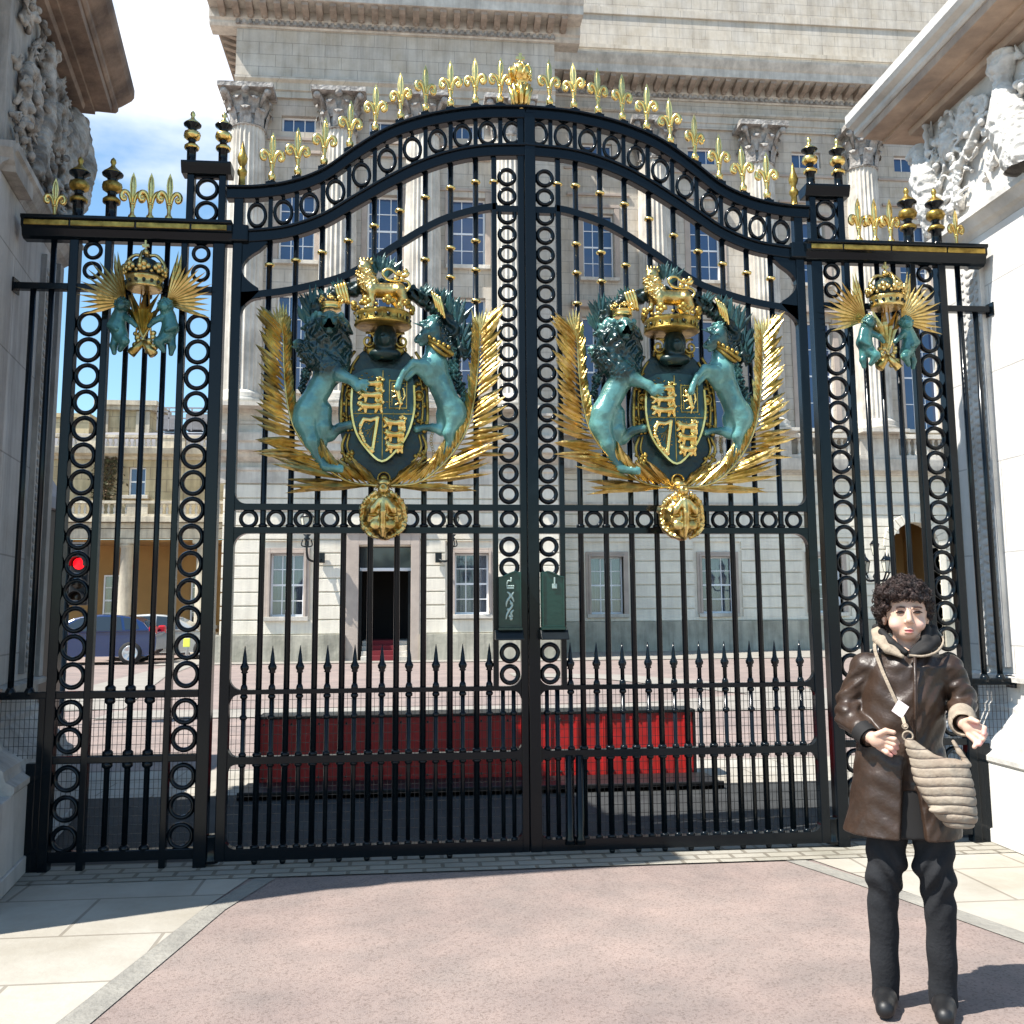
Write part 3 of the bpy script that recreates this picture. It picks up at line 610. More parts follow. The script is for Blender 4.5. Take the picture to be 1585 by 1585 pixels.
def unicorn_sdf():
    s = Sdf((.06, -.27, 2.30), (.56, .02, 3.46), .0055)
    s.path([P3(1105, 740, -.11), P3(1150, 850, -.10), P3(1200, 970, -.10)], [.086, .070, .078], .03)
    s.ell(P3(1225, 1010, -.10), (.085, .075, .095), .03)
    s.path([P3(1110, 740, -.11), P3(1120, 640, -.11), P3(1110, 560, -.12)], [.080, .062, .052], .03)
    s.ell(P3(1085, 745, -.13), (.07, .06, .07), .025)
    # head
    s.path([P3(1105, 520, -.13), P3(1065, 560, -.15), P3(1022, 590, -.16)], [.052, .040, .027], .018)
    s.cap(P3(1020, 590, -.16), P3(1006, 600, -.16), .024, .020, .01); s.cap(P3(1065, 600, -.15), P3(1030, 622, -.155), .022, .014, .008)
    s.ell(P3(1002, 596, -.175), (.007, .01, .006), .003, op='sub'); s.ell(P3(1068, 540, -.192), (.012, .009, .010), .004, op='sub'); s.ell(P3(1070, 529, -.186), (.016, .01, .006), .004)
    s.cap(P3(1068, 520, -.15), P3(980, 500, -.17), .014, .003, .006)
    s.cap(P3(1115, 490, -.13), P3(1125, 452, -.13), .014, .005, .008)
    for k in range(7): s.ell(P3(1110+14*k, 470+28*k, -.10), (.042, .045, .040), .012, disp=curls(.012, 120, k))
    for k in range(3): s.ell(P3(1045+20*k, 495-8*k, -.14), (.024, .022, .018), .008, disp=curls(.007, 150, k))
    # hind legs
    s.path([P3(1225, 1050, -.11), P3(1195, 1130, -.12), P3(1205, 1190, -.10), P3(1160, 1245, -.10), P3(1135, 1275, -.10)], [.062, .036, .024, .020, .018], .018)
    s.cap(P3(1138, 1268, -.10), P3(1115, 1310, -.10), .018, .024, .008)
    s.path([P3(1175, 1020, -.07), P3(1160, 1110, -.08), P3(1100, 1095, -.09), P3(1040, 1095, -.09)], [.06, .034, .024, .020], .018)
    s.cap(P3(1050, 1095, -.09), P3(1008, 1105, -.09), .018, .023, .008)
    s.path([P3(1260, 1070, -.06), P3(1265, 1140, -.06), P3(1235, 1195, -.05)], [.04, .026, .018], .015)
    # forelegs
    s.path([P3(1075, 790, -.15), P3(1045, 745, -.17), P3(985, 740, -.19), P3(935, 790, -.20), P3(905, 850, -.20)], [.044, .034, .024, .019, .017], .014)
    s.cap(P3(908, 845, -.20), P3(895, 885, -.20), .018, .022, .007)
    s.path([P3(1085, 830, -.13), P3(1030, 780, -.15), P3(1000, 770, -.165), P3(945, 830, -.175)], [.04, .028, .021, .016], .014)
    # tail curling up behind
    s.path([P3(1290, 960, -.03), P3(1280, 860, -.03), P3(1235, 790, -.03), P3(1225, 720, -.03), P3(1245, 670, -.03)], [.018, .03, .038, .042, .028], .014, disp=curls(.013, 110))
    return s.mesh('unicorn')
def crest_lion_sdf():
    s = Sdf((-.24, -.20, 3.36), (.22, .0, 3.78), .0042)
    s.path([P3(740, 290, -.10), P3(810, 295, -.10), P3(895, 290, -.10)], [.056, .045, .050], .02)
    for a, b, r in ((700, 210, .062), (712, 260, .065), (735, 290, .052), (690, 255, .04)): s.ell(P3(a, b, -.10), (r, r*.8, r), .014, disp=curls(.009, 130, a))
    s.ell(P3(695, 160, -.115), (.043, .036, .042), .01); s.ell(P3(672, 172, -.14), (.022, .020, .018), .008)
    s.cap(P3(670, 132, -.11), P3(730, 130, -.11), .016, .016, .006)
    for k in range(4): s.cap(P3(672+18*k, 128, -.11), P3(668+22*k, 104, -.11), .009, .006, .004)
    s.path([P3(735, 310, -.13), P3(735, 360, -.13), P3(728, 400, -.13)], [.030, .022, .020], .01); s.cap(P3(728, 404, -.13), P3(705, 410, -.14), .018, .014, .006)
    s.path([P3(700, 300, -.08), P3(690, 360, -.08), P3(672, 368, -.09)], [.024, .018, .014], .01)
    s.path([P3(900, 300, -.12), P3(925, 350, -.12), P3(905, 385, -.12), P3(915, 415, -.12)], [.046, .030, .020, .018], .012); s.cap(P3(912, 416, -.12), P3(890, 420, -.13), .017, .013, .006)
    s.path([P3(880, 310, -.08), P3(870, 350, -.08), P3(890, 385, -.08)], [.038, .024, .016], .01)
    return s.mesh('crest_lion')
M['plume'] = mat('dark_plume_green', (.030, .105, .100), .28, .25, .5, 24, .8, 8, (.006, .026, .026), spec=.6, dist=.01)
M['field'] = mat('dark_enamel_field', (.022, .075, .075), .3, .2, .4, 30, .5, 8, spec=.5, dist=.006)
def build_arms():
    root_parts = []
    # mesh data, named for the kind; first is the cartouche that carries the rest
    m = MB(); n = 48
    def oval(rx, rz, cx=815, cy=1000, point=.0, yo=0): return [(U(cx)+rx*math.cos(2*math.pi*i/n), ZZ(cy)+rz*math.sin(2*math.pi*i/n)) for i in range(n)]
    m.prism(oval(.285, .44, cy=1000), -.075, -.03)
    cart = m.mesh('cartouche'); cart.materials.append(M['verdd'])
    # gold strap work on the cartouche
    g = MB()
    for q in (-1, 1):
        for pts, r in (([(.19, 3.13), (.235, 3.05), (.262, 2.90), (.27, 2.72), (.262, 2.62)], .010), ([(.165, 3.10), (.205, 3.03), (.232, 2.90), (.238, 2.74), (.225, 2.64)], .008),
                       ([(.235, 2.60), (.262, 2.52), (.235, 2.44), (.19, 2.38), (.165, 2.36), (.175, 2.40)], .009), ([(.215, 2.60), (.23, 2.52), (.2, 2.45), (.17, 2.42)], .007),
                       ([(.13, 3.165), (.07, 3.15), (.045, 3.10), (.0, 3.095)], .010), ([(.2, 2.36), (.14, 2.32), (.07, 2.30), (.0, 2.30)], .009)):
            g.tube(smooth_curve([(q*a, -.085, b) for a, b in pts], 20), r, 6)
        g.ring(q*.213, 2.845, .036, .012, -.105, -.08); g.ball((q*.213, -.085, 2.845), .026, 12)
        for k in range(70):
            a = q*(.185+random.uniform(0, .075)); z = random.choice([random.uniform(2.62, 2.80), random.uniform(2.89, 3.06), random.uniform(2.38, 2.5)]); g.ball((a, -.085, z), random.uniform(.006, .016), 7)
        g.ball((q*.085, -.10, 3.135), .035, 12, (1, .5, 1)); g.ball((q*.115, -.09, 2.345), .030, 10, (1, .6, 1))
        for k in range(12): t = k/11*3.14; g.ball((q*(.085+.045*math.cos(t)), -.095, 3.135+.045*math.sin(t)), .009, 6)
        for k in range(16): t = k/15; g.ball((q*(.02+.2*t), -.09, 2.305+.05*t*t+random.uniform(-.01, .01)), random.uniform(.008, .014), 7)
    g.ring(0, 3.135, .040, .014, -.13, -.08); g.ring(0, 2.315, .042, .010, -.13, -.09); g.ball((0, -.10, 2.315), .028, 12, (1, .6, 1))
    for k in range(18):
        a = R(200+k*140/17); g.tube([(0+.05*math.cos(a), -.10, 2.315+.05*math.sin(a)), (.085*math.cos(a)*1.3, -.10, 2.315+.075*math.sin(a))], [.006, .003], 5)
    strap = g.mesh('gilt_scrollwork'); strap.materials.append(M['goldf'])
    # shield
    sh = [(U(640), ZZ(800)), (U(700), ZZ(770)), (U(805), ZZ(760)), (U(915), ZZ(770)), (U(980), ZZ(800))]
    low = smooth_curve([(U(990), ZZ(860)), (U(993), ZZ(1000)), (U(960), ZZ(1130)), (U(900), ZZ(1225)), (U(808), ZZ(1300)), (U(715), ZZ(1225)), (U(655), ZZ(1130)), (U(628), ZZ(1000)), (U(632), ZZ(860))], 32)
    poly = sh+[tuple(p) for p in low]
    m = MB().prism(poly[::-1], -.135, -.07); shield = m.mesh('shield'); shield.materials.append(M['field'])
    m = MB(); m.ribbon([tuple(p) for p in low], .012, -.15, -.12)
    rim = m.mesh('shield_rim'); rim.materials.append(M['goldl'])
    # charges in the quarters
    s = Sdf((-.21, -.185, 2.40), (.21, -.11, 3.02), .0042)
    def beast(cx, cy, w, h, ph=0):
        w *= 1.22; h *= 1.22      # a walking lion in low relief, facing left
        y = -.142; P = lambda a, b: (U(cx+a*w), y, ZZ(cy+b*h))
        s.path([P(-.28, 0), P(.05, .05), P(.34, 0)], [h*.00032, h*.00023, h*.00033], .006)
        s.ell(P(-.40, -.16), (w*.00017, .018, h*.00026), .006, disp=curls(.004, 160, ph))
        for a, b, c_, d in ((-.30, .1, -.46, .34), (-.20, .15, -.20, .48), (.28, .1, .20, .46), (.38, .05, .44, .46)): s.cap(P(a, b), P(c_, d), h*.00018, h*.00013, .003)
        s.path([P(.40, -.05), P(.52, -.3), P(.38, -.46), P(.26, -.36)], [h*.0001, h*.0001, h*.00009, h*.00014], .003)
    for k in range(3): beast(738, 850+66*k, 120, 62, k)
    for k in range(3): beast(878, 1075+68*k, 105-12*k, 64, k+5)
    # rampant lion in a double tressure
    P = lambda a, b: (U(a), -.142, ZZ(b))
    s.path([P(895, 895), P(905, 940), P(915, 965)], [.018, .014, .015], .006); s.ell(P(882, 875), (.017, .016, .018), .005)
    for a, b, c_, d in ((890, 905, 862, 895), (893, 920, 866, 930), (910, 960, 880, 975), (915, 965, 905, 1000)): s.cap(P(a, b), P(c_, d), .007, .005, .004)
    s.path([P(920, 960), P(938, 920), P(928, 880)], [.005, .006, .008], .003)
    # harp
    s.cap(P(780, 1050), P(752, 1240), .013, .012, .004); s.path([P(780, 1050), P(740, 1065), P(700, 1060), P(682, 1090)], [.012, .013, .014, .014], .005)
    s.path([P(682, 1090), P(680, 1130), P(705, 1190), P(752, 1245)], [.013, .012, .012, .012], .005, disp=curls(.004, 170))
    charges = s.mesh('quartered_charges'); charges.materials.append(M['goldl'])
    m = MB()
    for x0, x1, z0, z1 in ((845, 950, 832, 838), (845, 950, 990, 996), (845, 850, 838, 990), (945, 950, 838, 990), (860, 935, 848, 852), (860, 864, 852, 980)): m.box(U(x0), U(x1), -.143, -.134, ZZ(z1), ZZ(z0))
    for k in range(5): m.tube([(U(770-6*k-4), -.138, ZZ(1075+10*k)), (U(760-14*k), -.138, ZZ(1200-18*k))], .002, 5)
    m.box(U(806), U(811), -.141, -.134, ZZ(1285), ZZ(775)); m.box(U(640), U(985), -.140, -.134, ZZ(1029), ZZ(1024))
    for k in range(150):
        a_, b_ = random.uniform(650, 965), random.uniform(790, 1250)
        if ((a_-808)/165)**2+((b_-990)/285)**2 < 1 and abs(a_-808) > 14: m.ball((U(a_), -.134, ZZ(b_)), random.uniform(.003, .0065), 6, (1.4, 1, .7))
    trs = m.mesh('shield_division'); trs.materials.append(M['goldf'])
    # helmet
    s = Sdf((-.18, -.24, 3.06), (.18, .0, 3.30), .0055)
    s.ell((0, -.12, 3.20), (.075, .09, .10), .02); s.ell((0, -.19, 3.185), (.04, .045, .05), .012); s.ell((0, -.13, 3.10), (.10, .07, .045), .02); s.ell((-.012, -.23, 3.20), (.012, .014, .008), .003, op='sub')
    helm = s.mesh('helmet'); helm.materials.append(M['verdd'])
    g = MB()
    for q in (-1, 1):
        sp = [(q*(.105+ (.048*(1-i/26))*math.cos(i*.42+1.2)), -.13, 3.185+(.055*(1-i/26))*math.sin(i*.42+1.2)) for i in range(24)]
        g.tube([(q*.055, -.12, 3.09), (q*.05, -.13, 3.16), (q*.06, -.13, 3.235)]+sp, .008, 6)
    hs = g.mesh('helmet_scroll'); hs.materials.append(M['goldf'])
    # crown on the helmet
    g = MB(); gi = MB(); crown(g, gi, (-.015, -.12, 3.285), .182, .25, arches=False, n=8)
    g.lathe([(.165, 0), (.182, .010), (.165, .022)], (-.015, -.12, 3.275), 28)
    for k in range(20): a = 6.283*k/20; g.box(-.004, .004, -.004, .004, 0, .028, Matrix.Translation((-.015+.172*math.cos(a), -.12+.172*math.sin(a), 3.30)))
    crn = g.mesh('crown'); crn.materials.append(M['goldf']); ci = gi.mesh('crown_jewel'); ci.materials.append(M['verdd'])
    # chain crown above the lion's head, left
    g = MB(); gi = MB(); crown(g, gi, (U(500), -.13, ZZ(425)), .070, .14, arches=False, n=7)
    crl = g.mesh('small_crown'); crl.materials.append(M['goldl'])
    # mantling: dark arc with gilt bands, feathers
    ms = Sdf((-.60, -.10, 3.10), (.60, .0, 3.82), .0075)
    arc = smooth_curve([(-.47, -.03, 3.25), (-.44, -.03, 3.40), (-.34, -.04, 3.49), (-.2, -.05, 3.545), (-.0, -.05, 3.57), (.15, -.05, 3.53), (.29, -.05, 3.46), (.37, -.04, 3.38), (.46, -.03, 3.25), (.50, -.03, 3.10)], 24)
    ms.path([tuple(p) for p in arc], [.045]*25, .02, disp=curls(.010, 60))
    mant = ms.mesh('mantling'); mant.materials.append(M['verdd'])
    bands = []
    for q in (-1, 1):
        g = MB()
        for k in range(4):
            a = (-.315+.018*k, 3.50+.006*k) if q < 0 else (.295+.016*k, 3.475-.012*k)
            g.tube(smooth_curve([(a[0], -.105, a[1]+.05), (a[0]+.012, -.115, a[1]), (a[0]+.03, -.10, a[1]-.06-.01*k)], 8), .011, 6)
        me = g.mesh('gilt_band'); me.materials.append(M['goldl']); bands.append(('gilt_band', me))
    fl = []
    def plume(x, z, ang, ln, n=8, sp=50, mbx=None):
        f = MB(); fl.append(f)
        for k in range(n):
            a = R(ang+(k-(n-1)/2)*sp/n+random.uniform(-4, 4)); l = ln*random.uniform(.75, 1.1); q = Vector((math.cos(a), random.uniform(-.25, .1), math.sin(a))).normalized()
            p = Vector((x, -.05, z)); s1 = q.cross(Vector((0, 1, 0))).normalized(); w = .018*random.uniform(.8, 1.2)
            b_, t_ = p+q*l*.55, p+q*l; up = Vector((0, -1, 0))*w*.5
            v = [p+up, b_+s1*w, b_+up, b_-s1*w, t_, b_-up*.6, p-up*.6]
            f.add(v, [(0, 2, 1), (0, 3, 2), (1, 2, 4), (2, 3, 4), (6, 1, 5), (6, 5, 3), (5, 1, 4), (5, 4, 3)])
    for x, z, a, l in ((-.04, 3.66, 90, .14), (.0, 3.62, 75, .16), (-.06, 3.64, 115, .11), (-.46, 3.36, 105, .20), (-.43, 3.30, 115, .18), (-.50, 3.30, 95, .16), (.34, 3.43, 75, .16), (.40, 3.36, 70, .18), (.45, 3.30, 72, .20), (.48, 3.18, 75, .20), (.50, 3.08, 80, .18), (-.36, 3.42, 110, .14), (-.28, 3.50, 110, .12), (.22, 3.48, 65, .12)):
        plume(x, z, a, l)
    fea = [('feather_plume', q_.mesh('feather_plume')) for q_ in fl]
    for _, q_ in fea: q_.materials.append(M['plume'])
    # crest lion's tail
    t = MB(); t.tube(smooth_curve([P3(935, 300, -.10), P3(962, 260, -.10), P3(940, 232, -.10), P3(890, 235, -.10), P3(830, 225, -.10), P3(800, 195, -.10), P3(815, 168, -.10), P3(850, 165, -.10), P3(890, 195, -.10), P3(930, 200, -.10), P3(955, 180, -.10)], 40), [.009]*34+[.012, .015, .017, .018, .017, .014, .010], 8)
    for a, b in ((900, 185), (935, 172), (880, 215), (915, 222)): t.ball(P3(a, b, -.10), .018, 8)
    tail = t.mesh('crest_lion_tail'); tail.materials.append(M['goldl'])
    DK = (.010, .042, .042); PALE = (.15, .37, .34)
    lion = lion_sdf(); lion.materials.append(M['beast']); uni = unicorn_sdf(); uni.materials.append(M['beast'])
    tint(lion, PALE, [(P3(475, 640, -.09), (.215, .4, .235), DK, .22), (P3(345, 850, -.03), (.05, .05, .17), DK, .4), (P3(560, 1110, -.07), (.10, .1, .05), (.04, .13, .125), .5), (P3(430, 1260, -.1), (.16, .2, .17), (.07, .2, .19), 1.0), (P3(500, 520, -.24), (.05, .06, .07), (.06, .19, .18), .5)])
    tint(uni, PALE, [(P3(1160, 570, -.09), (.09, .3, .17), DK, .25), (P3(1060, 560, -.14), (.10, .2, .11), (.045, .14, .135), .4), (P3(1255, 780, -.03), (.07, .05, .22), DK, .3), (P3(1150, 1240, -.1), (.12, .2, .12), (.07, .2, .19), 1.0), (P3(1060, 1095, -.09), (.08, .1, .05), (.04, .13, .125), .5)]); cl = crest_lion_sdf(); cl.materials.append(M['gold'])
    # unicorn's gilt collar crown
    g = MB()
    for k in range(14): t_ = k/13; g.ball(P3(1085+125*t_, 600+75*t_-30*math.sin(t_*3.1)*0, -.175+.03*abs(t_-.4)), .017, 8)
    for k in range(5): g.ball(P3(1080+28*k, 585+14*k, -.18), .014, 8)
    g.tube(smooth_curve([P3(1075, 610, -.16), P3(1120, 660, -.19), P3(1170, 690, -.18), P3(1200, 680, -.13)], 12), .012, 6)
    col = g.mesh('gilt_collar'); col.materials.append(M['goldf'])
    # chain of the unicorn
    g = MB()
    for k in range(14):
        q = P3(1100-8*math.sin(k*.6), 1130+15*k, -.09); g.ring(q[0], q[2], .010, .004, q[1]-.003, q[1]+.003, 8)
    chn = g.mesh('chain'); chn.materials.append(M['goldf'])
    # palm branches
    g = MB(); palm(g, [(-.01, -.10, 2.265), P3(610, 1410, -.11), P3(440, 1290, -.11), P3(310, 1130, -.10), P3(255, 960, -.10), P3(232, 760, -.10), P3(225, 600, -.10), P3(215, 520, -.10)], 1, 40, .50, .225, -.1, .040, 34, 58)
    for k, a in enumerate((75, 82, 88, 96, 104, 112)):
        l = .19+.02*math.sin(k); p = Vector(P3(218, 560, -.10)); q = Vector((math.cos(R(a+8)), -.05, math.sin(R(a+8)))); sdv = Vector((-q.z, 0, q.x)); w = .014
        g.add([p, p+q*l*.5+sdv*w, p+q*l*.5+Vector((0, -.008, 0)), p+q*l*.5-sdv*w, p+q*l], [(0, 2, 1), (0, 3, 2), (1, 2, 4), (2, 3, 4), (0, 1, 3), (1, 4, 3)])
    pl = g.mesh('palm_branch'); pl.materials.append(M['gold'])
    g = MB(); palm(g, [(.01, -.10, 2.265), P3(1030, 1410, -.11), P3(1190, 1280, -.11), P3(1300, 1110, -.10), P3(1345, 940, -.10), P3(1370, 740, -.10), P3(1378, 600, -.10), P3(1380, 520, -.10)], -1, 40, .50, .225, -.1, .040, 34, 58)
    for k, a in enumerate((68, 76, 84, 90, 98, 106)):
        l = .19+.02*math.cos(k); p = Vector(P3(1380, 560, -.10)); q = Vector((math.cos(R(a)), -.05, math.sin(R(a)))); sdv = Vector((-q.z, 0, q.x)); w = .014
        g.add([p, p+q*l*.5+sdv*w, p+q*l*.5+Vector((0, -.008, 0)), p+q*l*.5-sdv*w, p+q*l], [(0, 2, 1), (0, 3, 2), (1, 2, 4), (2, 3, 4), (0, 1, 3), (1, 4, 3)])
    pr = g.mesh('palm_branch'); pr.materials.append(M['gold'])
    # gilt globe with a figure in relief
    s = Sdf((-.20, -.34, 1.84), (.20, .0, 2.34), .0055); c = (0, -.14, 2.085)
    s.ell(c, (.135, .13, .155), .02, disp=curls(.008, 60)); s.ell((.04, -.22, 2.12), (.05, .05, .05), .02); s.ell((-.05, -.22, 2.05), (.045, .045, .06), .02)
    for q in (-1, 1):
        s.path(smooth_curve([(q*.05, -.24, 2.21), (q*.11, -.21, 2.16), (q*.132, -.18, 2.07), (q*.11, -.20, 1.99), (q*.04, -.23, 1.94)], 14), .014, .008, disp=curls(.005, 140))
        s.path([(q*.02, -.27, 2.16), (q*.06, -.27, 2.11), (q*.085, -.25, 2.04)], [.02, .022, .014], .01)
        s.ell((q*.045, -.262, 2.015), (.034, .02, .032), .008); s.ell((q*.13, -.15, 2.12), (.022, .04, .022), .01, disp=curls(.006, 120))
        s.ell((q*.06, -.26, 2.075), (.03, .02, .012), .006, op='sub')
    s.path([(0, -.275, 2.17), (0, -.285, 2.09), (0, -.275, 2.0), (0, -.25, 1.95)], [.018, .022, .018, .012], .008)
    s.ell((0, -.24, 2.235), (.034, .03, .034), .01); s.ell((0, -.27, 2.245), (.011, .02, .012), .004, op='sub'); s.ell((0, -.15, 2.28), (.045, .05, .03), .012)
    globe = s.mesh('gilt_globe'); globe.materials.append(M['gold'])
    return cart, [('gilt_scrollwork', strap), ('shield', shield), ('shield_rim', rim), ('quartered_charges', charges), ('shield_division', trs), ('helmet', helm), ('helmet_scroll', hs), ('crown', crn), ('crown_jewels', ci),
                  ('small_crown', crl), ('mantling', mant), ('crest_lion_tail', tail), ('supporter_lion', lion), ('supporter_unicorn', uni), ('crest_lion', cl), ('gilt_collar', col), ('chain', chn),
                  ('palm_branch', pl), ('palm_branch', pr), ('gilt_globe', globe)]+fea+bands
SDFN = {'quartered_charges', 'helmet', 'mantling', 'supporter_lion', 'supporter_unicorn', 'crest_lion', 'gilt_globe'}
cart, arm_parts = build_arms(); fixn(cart)
for nm, me in arm_parts:
    if nm not in SDFN: fixn(me)
def hang_arms(root, lx):
    a = bpy.data.objects.new('coat_of_arms', cart); C.objects.link(a); a.parent = root; a.location = (lx, -.03, 0)
    for nm, me in arm_parts: dup(nm, me, a, (0, 0, 0))
gl_ = gate_leaf(1, 'left leaf of the black iron gate, its green lock box cast with a crowned cipher')
gr_ = gate_leaf(-1, 'right leaf of the black iron gate, its green lock box plain with a keyhole cover')
hang_arms(gl_, .03); hang_arms(gr_, -.005)
# central finial on the meeting stile of the right leaf
g = MB(); g.lathe([(.055, 0), (.060, .02), (.045, .05), (.050, .10), (.070, .15), (.080, .175), (.070, .185), (.048, .19), (.040, .21), (.055, .225), (.055, .235), (.04, .24)], (0, 0, 4.845), 16, flute=.16)
g.ball((0, 0, 5.14), .085, 18); g.lathe([(.02, 0), (.026, .012), (.012, .025)], (0, 0, 5.21), 12)
for k in range(8):
    a = 6.283*k/8; g.tube([(.045*math.cos(a), .045*math.sin(a), 4.86), (.062*math.cos(a), .062*math.sin(a), 4.96), (.088*math.cos(a), .088*math.sin(a), 5.03), (.095*math.cos(a), .095*math.sin(a), 5.02)], [.018, .022, .016, .006], 6)
    g.tube(smooth_curve([(.08*math.cos(a), .08*math.sin(a), 5.09), (.092*math.cos(a+.3), .092*math.sin(a+.3), 5.14), (.075*math.cos(a), .075*math.sin(a), 5.19)], 6), .012, 6)
g.box(-.012, .012, -.008, .008, 5.20, 5.30).box(-.035, -.0125, -.007, .007, 5.25, 5.272).box(.0125, .035, -.007, .007, 5.25, 5.272)
_lf = B(g, 'leafy_orb_finial', M['goldl'], gr_, (0, 0, 4.845), loc=(-.98, 0, 4.845)); _lf.scale = (.86, .86, .92)

# ------------------------------------------------------------------ side screens between gate and piers
um, ub = urn_mesh(); um.materials.append(IR); ub.materials.append(M['goldf']); fixn(um); fixn(ub)
um2, ub2 = urn_mesh(.86); um2.materials.append(IR); ub2.materials.append(M['goldl']); fixn(um2); fixn(ub2)
def trophy():
    """small gilt and bronze trophy: fans of palm, crown, two figures"""
    g = MB()
    for q in (-1, 1):
        for k in range(15):
            a = R(-18+k*8.2); l = .31 if k < 10 else .26; p = Vector((q*(.10+.002*k), -.06, 3.42)); d = Vector((q*math.cos(a), -.08, math.sin(a))).normalized(); w = .014
            if k > 12: d = Vector((q*.12, -.05, 1)).normalized(); l = .3; p = Vector((q*(.15+.02*(k-13)), -.06, 3.46))
            sdv = d.cross(Vector((0, 1, 0))).normalized(); up = Vector((0, -1, 0))*w*.6
            b_, t_ = p+d*l*.6, p+d*l*random.uniform(.9, 1.08)
            g.add([p+up, b_+sdv*w, b_+up, b_-sdv*w, t_, p-up*.4], [(0, 2, 1), (0, 3, 2), (1, 2, 4), (2, 3, 4), (5, 1, 4), (5, 4, 3)])
        g.tube(smooth_curve([(-q*.06, -.10, 3.08), (q*.0, -.10, 3.18), (q*.06, -.09, 3.33), (q*.10, -.07, 3.46)], 12), .010, 6)
        for k in range(9): g.ball((q*(.02+.05*random.random()), -.09, 3.10+.12*random.random()), random.uniform(.012, .024), 8)
        g.tube([(q*.0, -.10, 3.16), (q*.07, -.11, 3.075)], [.02, .03], 8)
        g.tube([(q*.045, -.10, 3.20), (q*.02, -.10, 3.50)], [.007, .004], 5)
    for k in range(5):
        a = R(90+(k-2)*16); g.add([(0, -.10, 3.17), (.012*math.sin(a)+.2*math.cos(a)*.6, -.10, 3.17+.2*math.sin(a)), (.33*math.cos(a), -.09, 3.17+.33*math.sin(a)), (-.012*math.sin(a)+.2*math.cos(a)*.6-.02, -.10, 3.17+.2*math.sin(a)), (.2*math.cos(a)*.6, -.125, 3.17+.2*math.sin(a))], [(0, 4, 1), (0, 3, 4), (1, 4, 2), (4, 3, 2), (0, 1, 2, 3)])
    fan = g.mesh('palm_fan'); fan.materials.append(M['gold'])
    g = MB(); gi = MB(); crown(g, gi, (0, -.13, 3.48), .115, .26, arches=True, n=8); cr_ = g.mesh('crown'); cr_.materials.append(M['gold']); ci = gi.mesh('crown_cap'); ci.materials.append(M['verdd'])
    figs = []
    for q in (-1, 1):
        s = Sdf((-.24 if q < 0 else .0, -.22, 3.06), (.0 if q < 0 else .24, .0, 3.47), .005)
        s.ell((q*.13, -.12, 3.385), (.046, .045, .048), .012, disp=curls(.006, 150, q)); s.ell((q*.13, -.155, 3.372), (.026, .02, .03), .008)
        s.path([(q*.145, -.10, 3.33), (q*.16, -.10, 3.25), (q*.13, -.10, 3.19)], [.042, .048, .042], .02)
        s.path([(q*.12, -.11, 3.32), (q*.07, -.14, 3.28), (q*.04, -.13, 3.25)], [.024, .018, .014], .01)
        s.path([(q*.17, -.11, 3.32), (q*.195, -.13, 3.25), (q*.15, -.15, 3.22)], [.022, .018, .014], .01)
        s.path([(q*.14, -.11, 3.19), (q*.10, -.14, 3.15), (q*.13, -.12, 3.10)], [.036, .028, .016], .012)
        s.path([(q*.16, -.09, 3.20), (q*.175, -.10, 3.13), (q*.17, -.10, 3.085)], [.032, .022, .015], .012)
        f = s.mesh('bronze_cherub'); f.materials.append(M['verd']); figs.append(f)
    return [('palm_fan', fan), ('crown', cr_), ('crown_cap', ci), ('bronze_cherub', figs[0]), ('bronze_cherub', figs[1])]
TR = trophy()
for nm, me in TR:
    if nm != 'bronze_cherub': fixn(me)
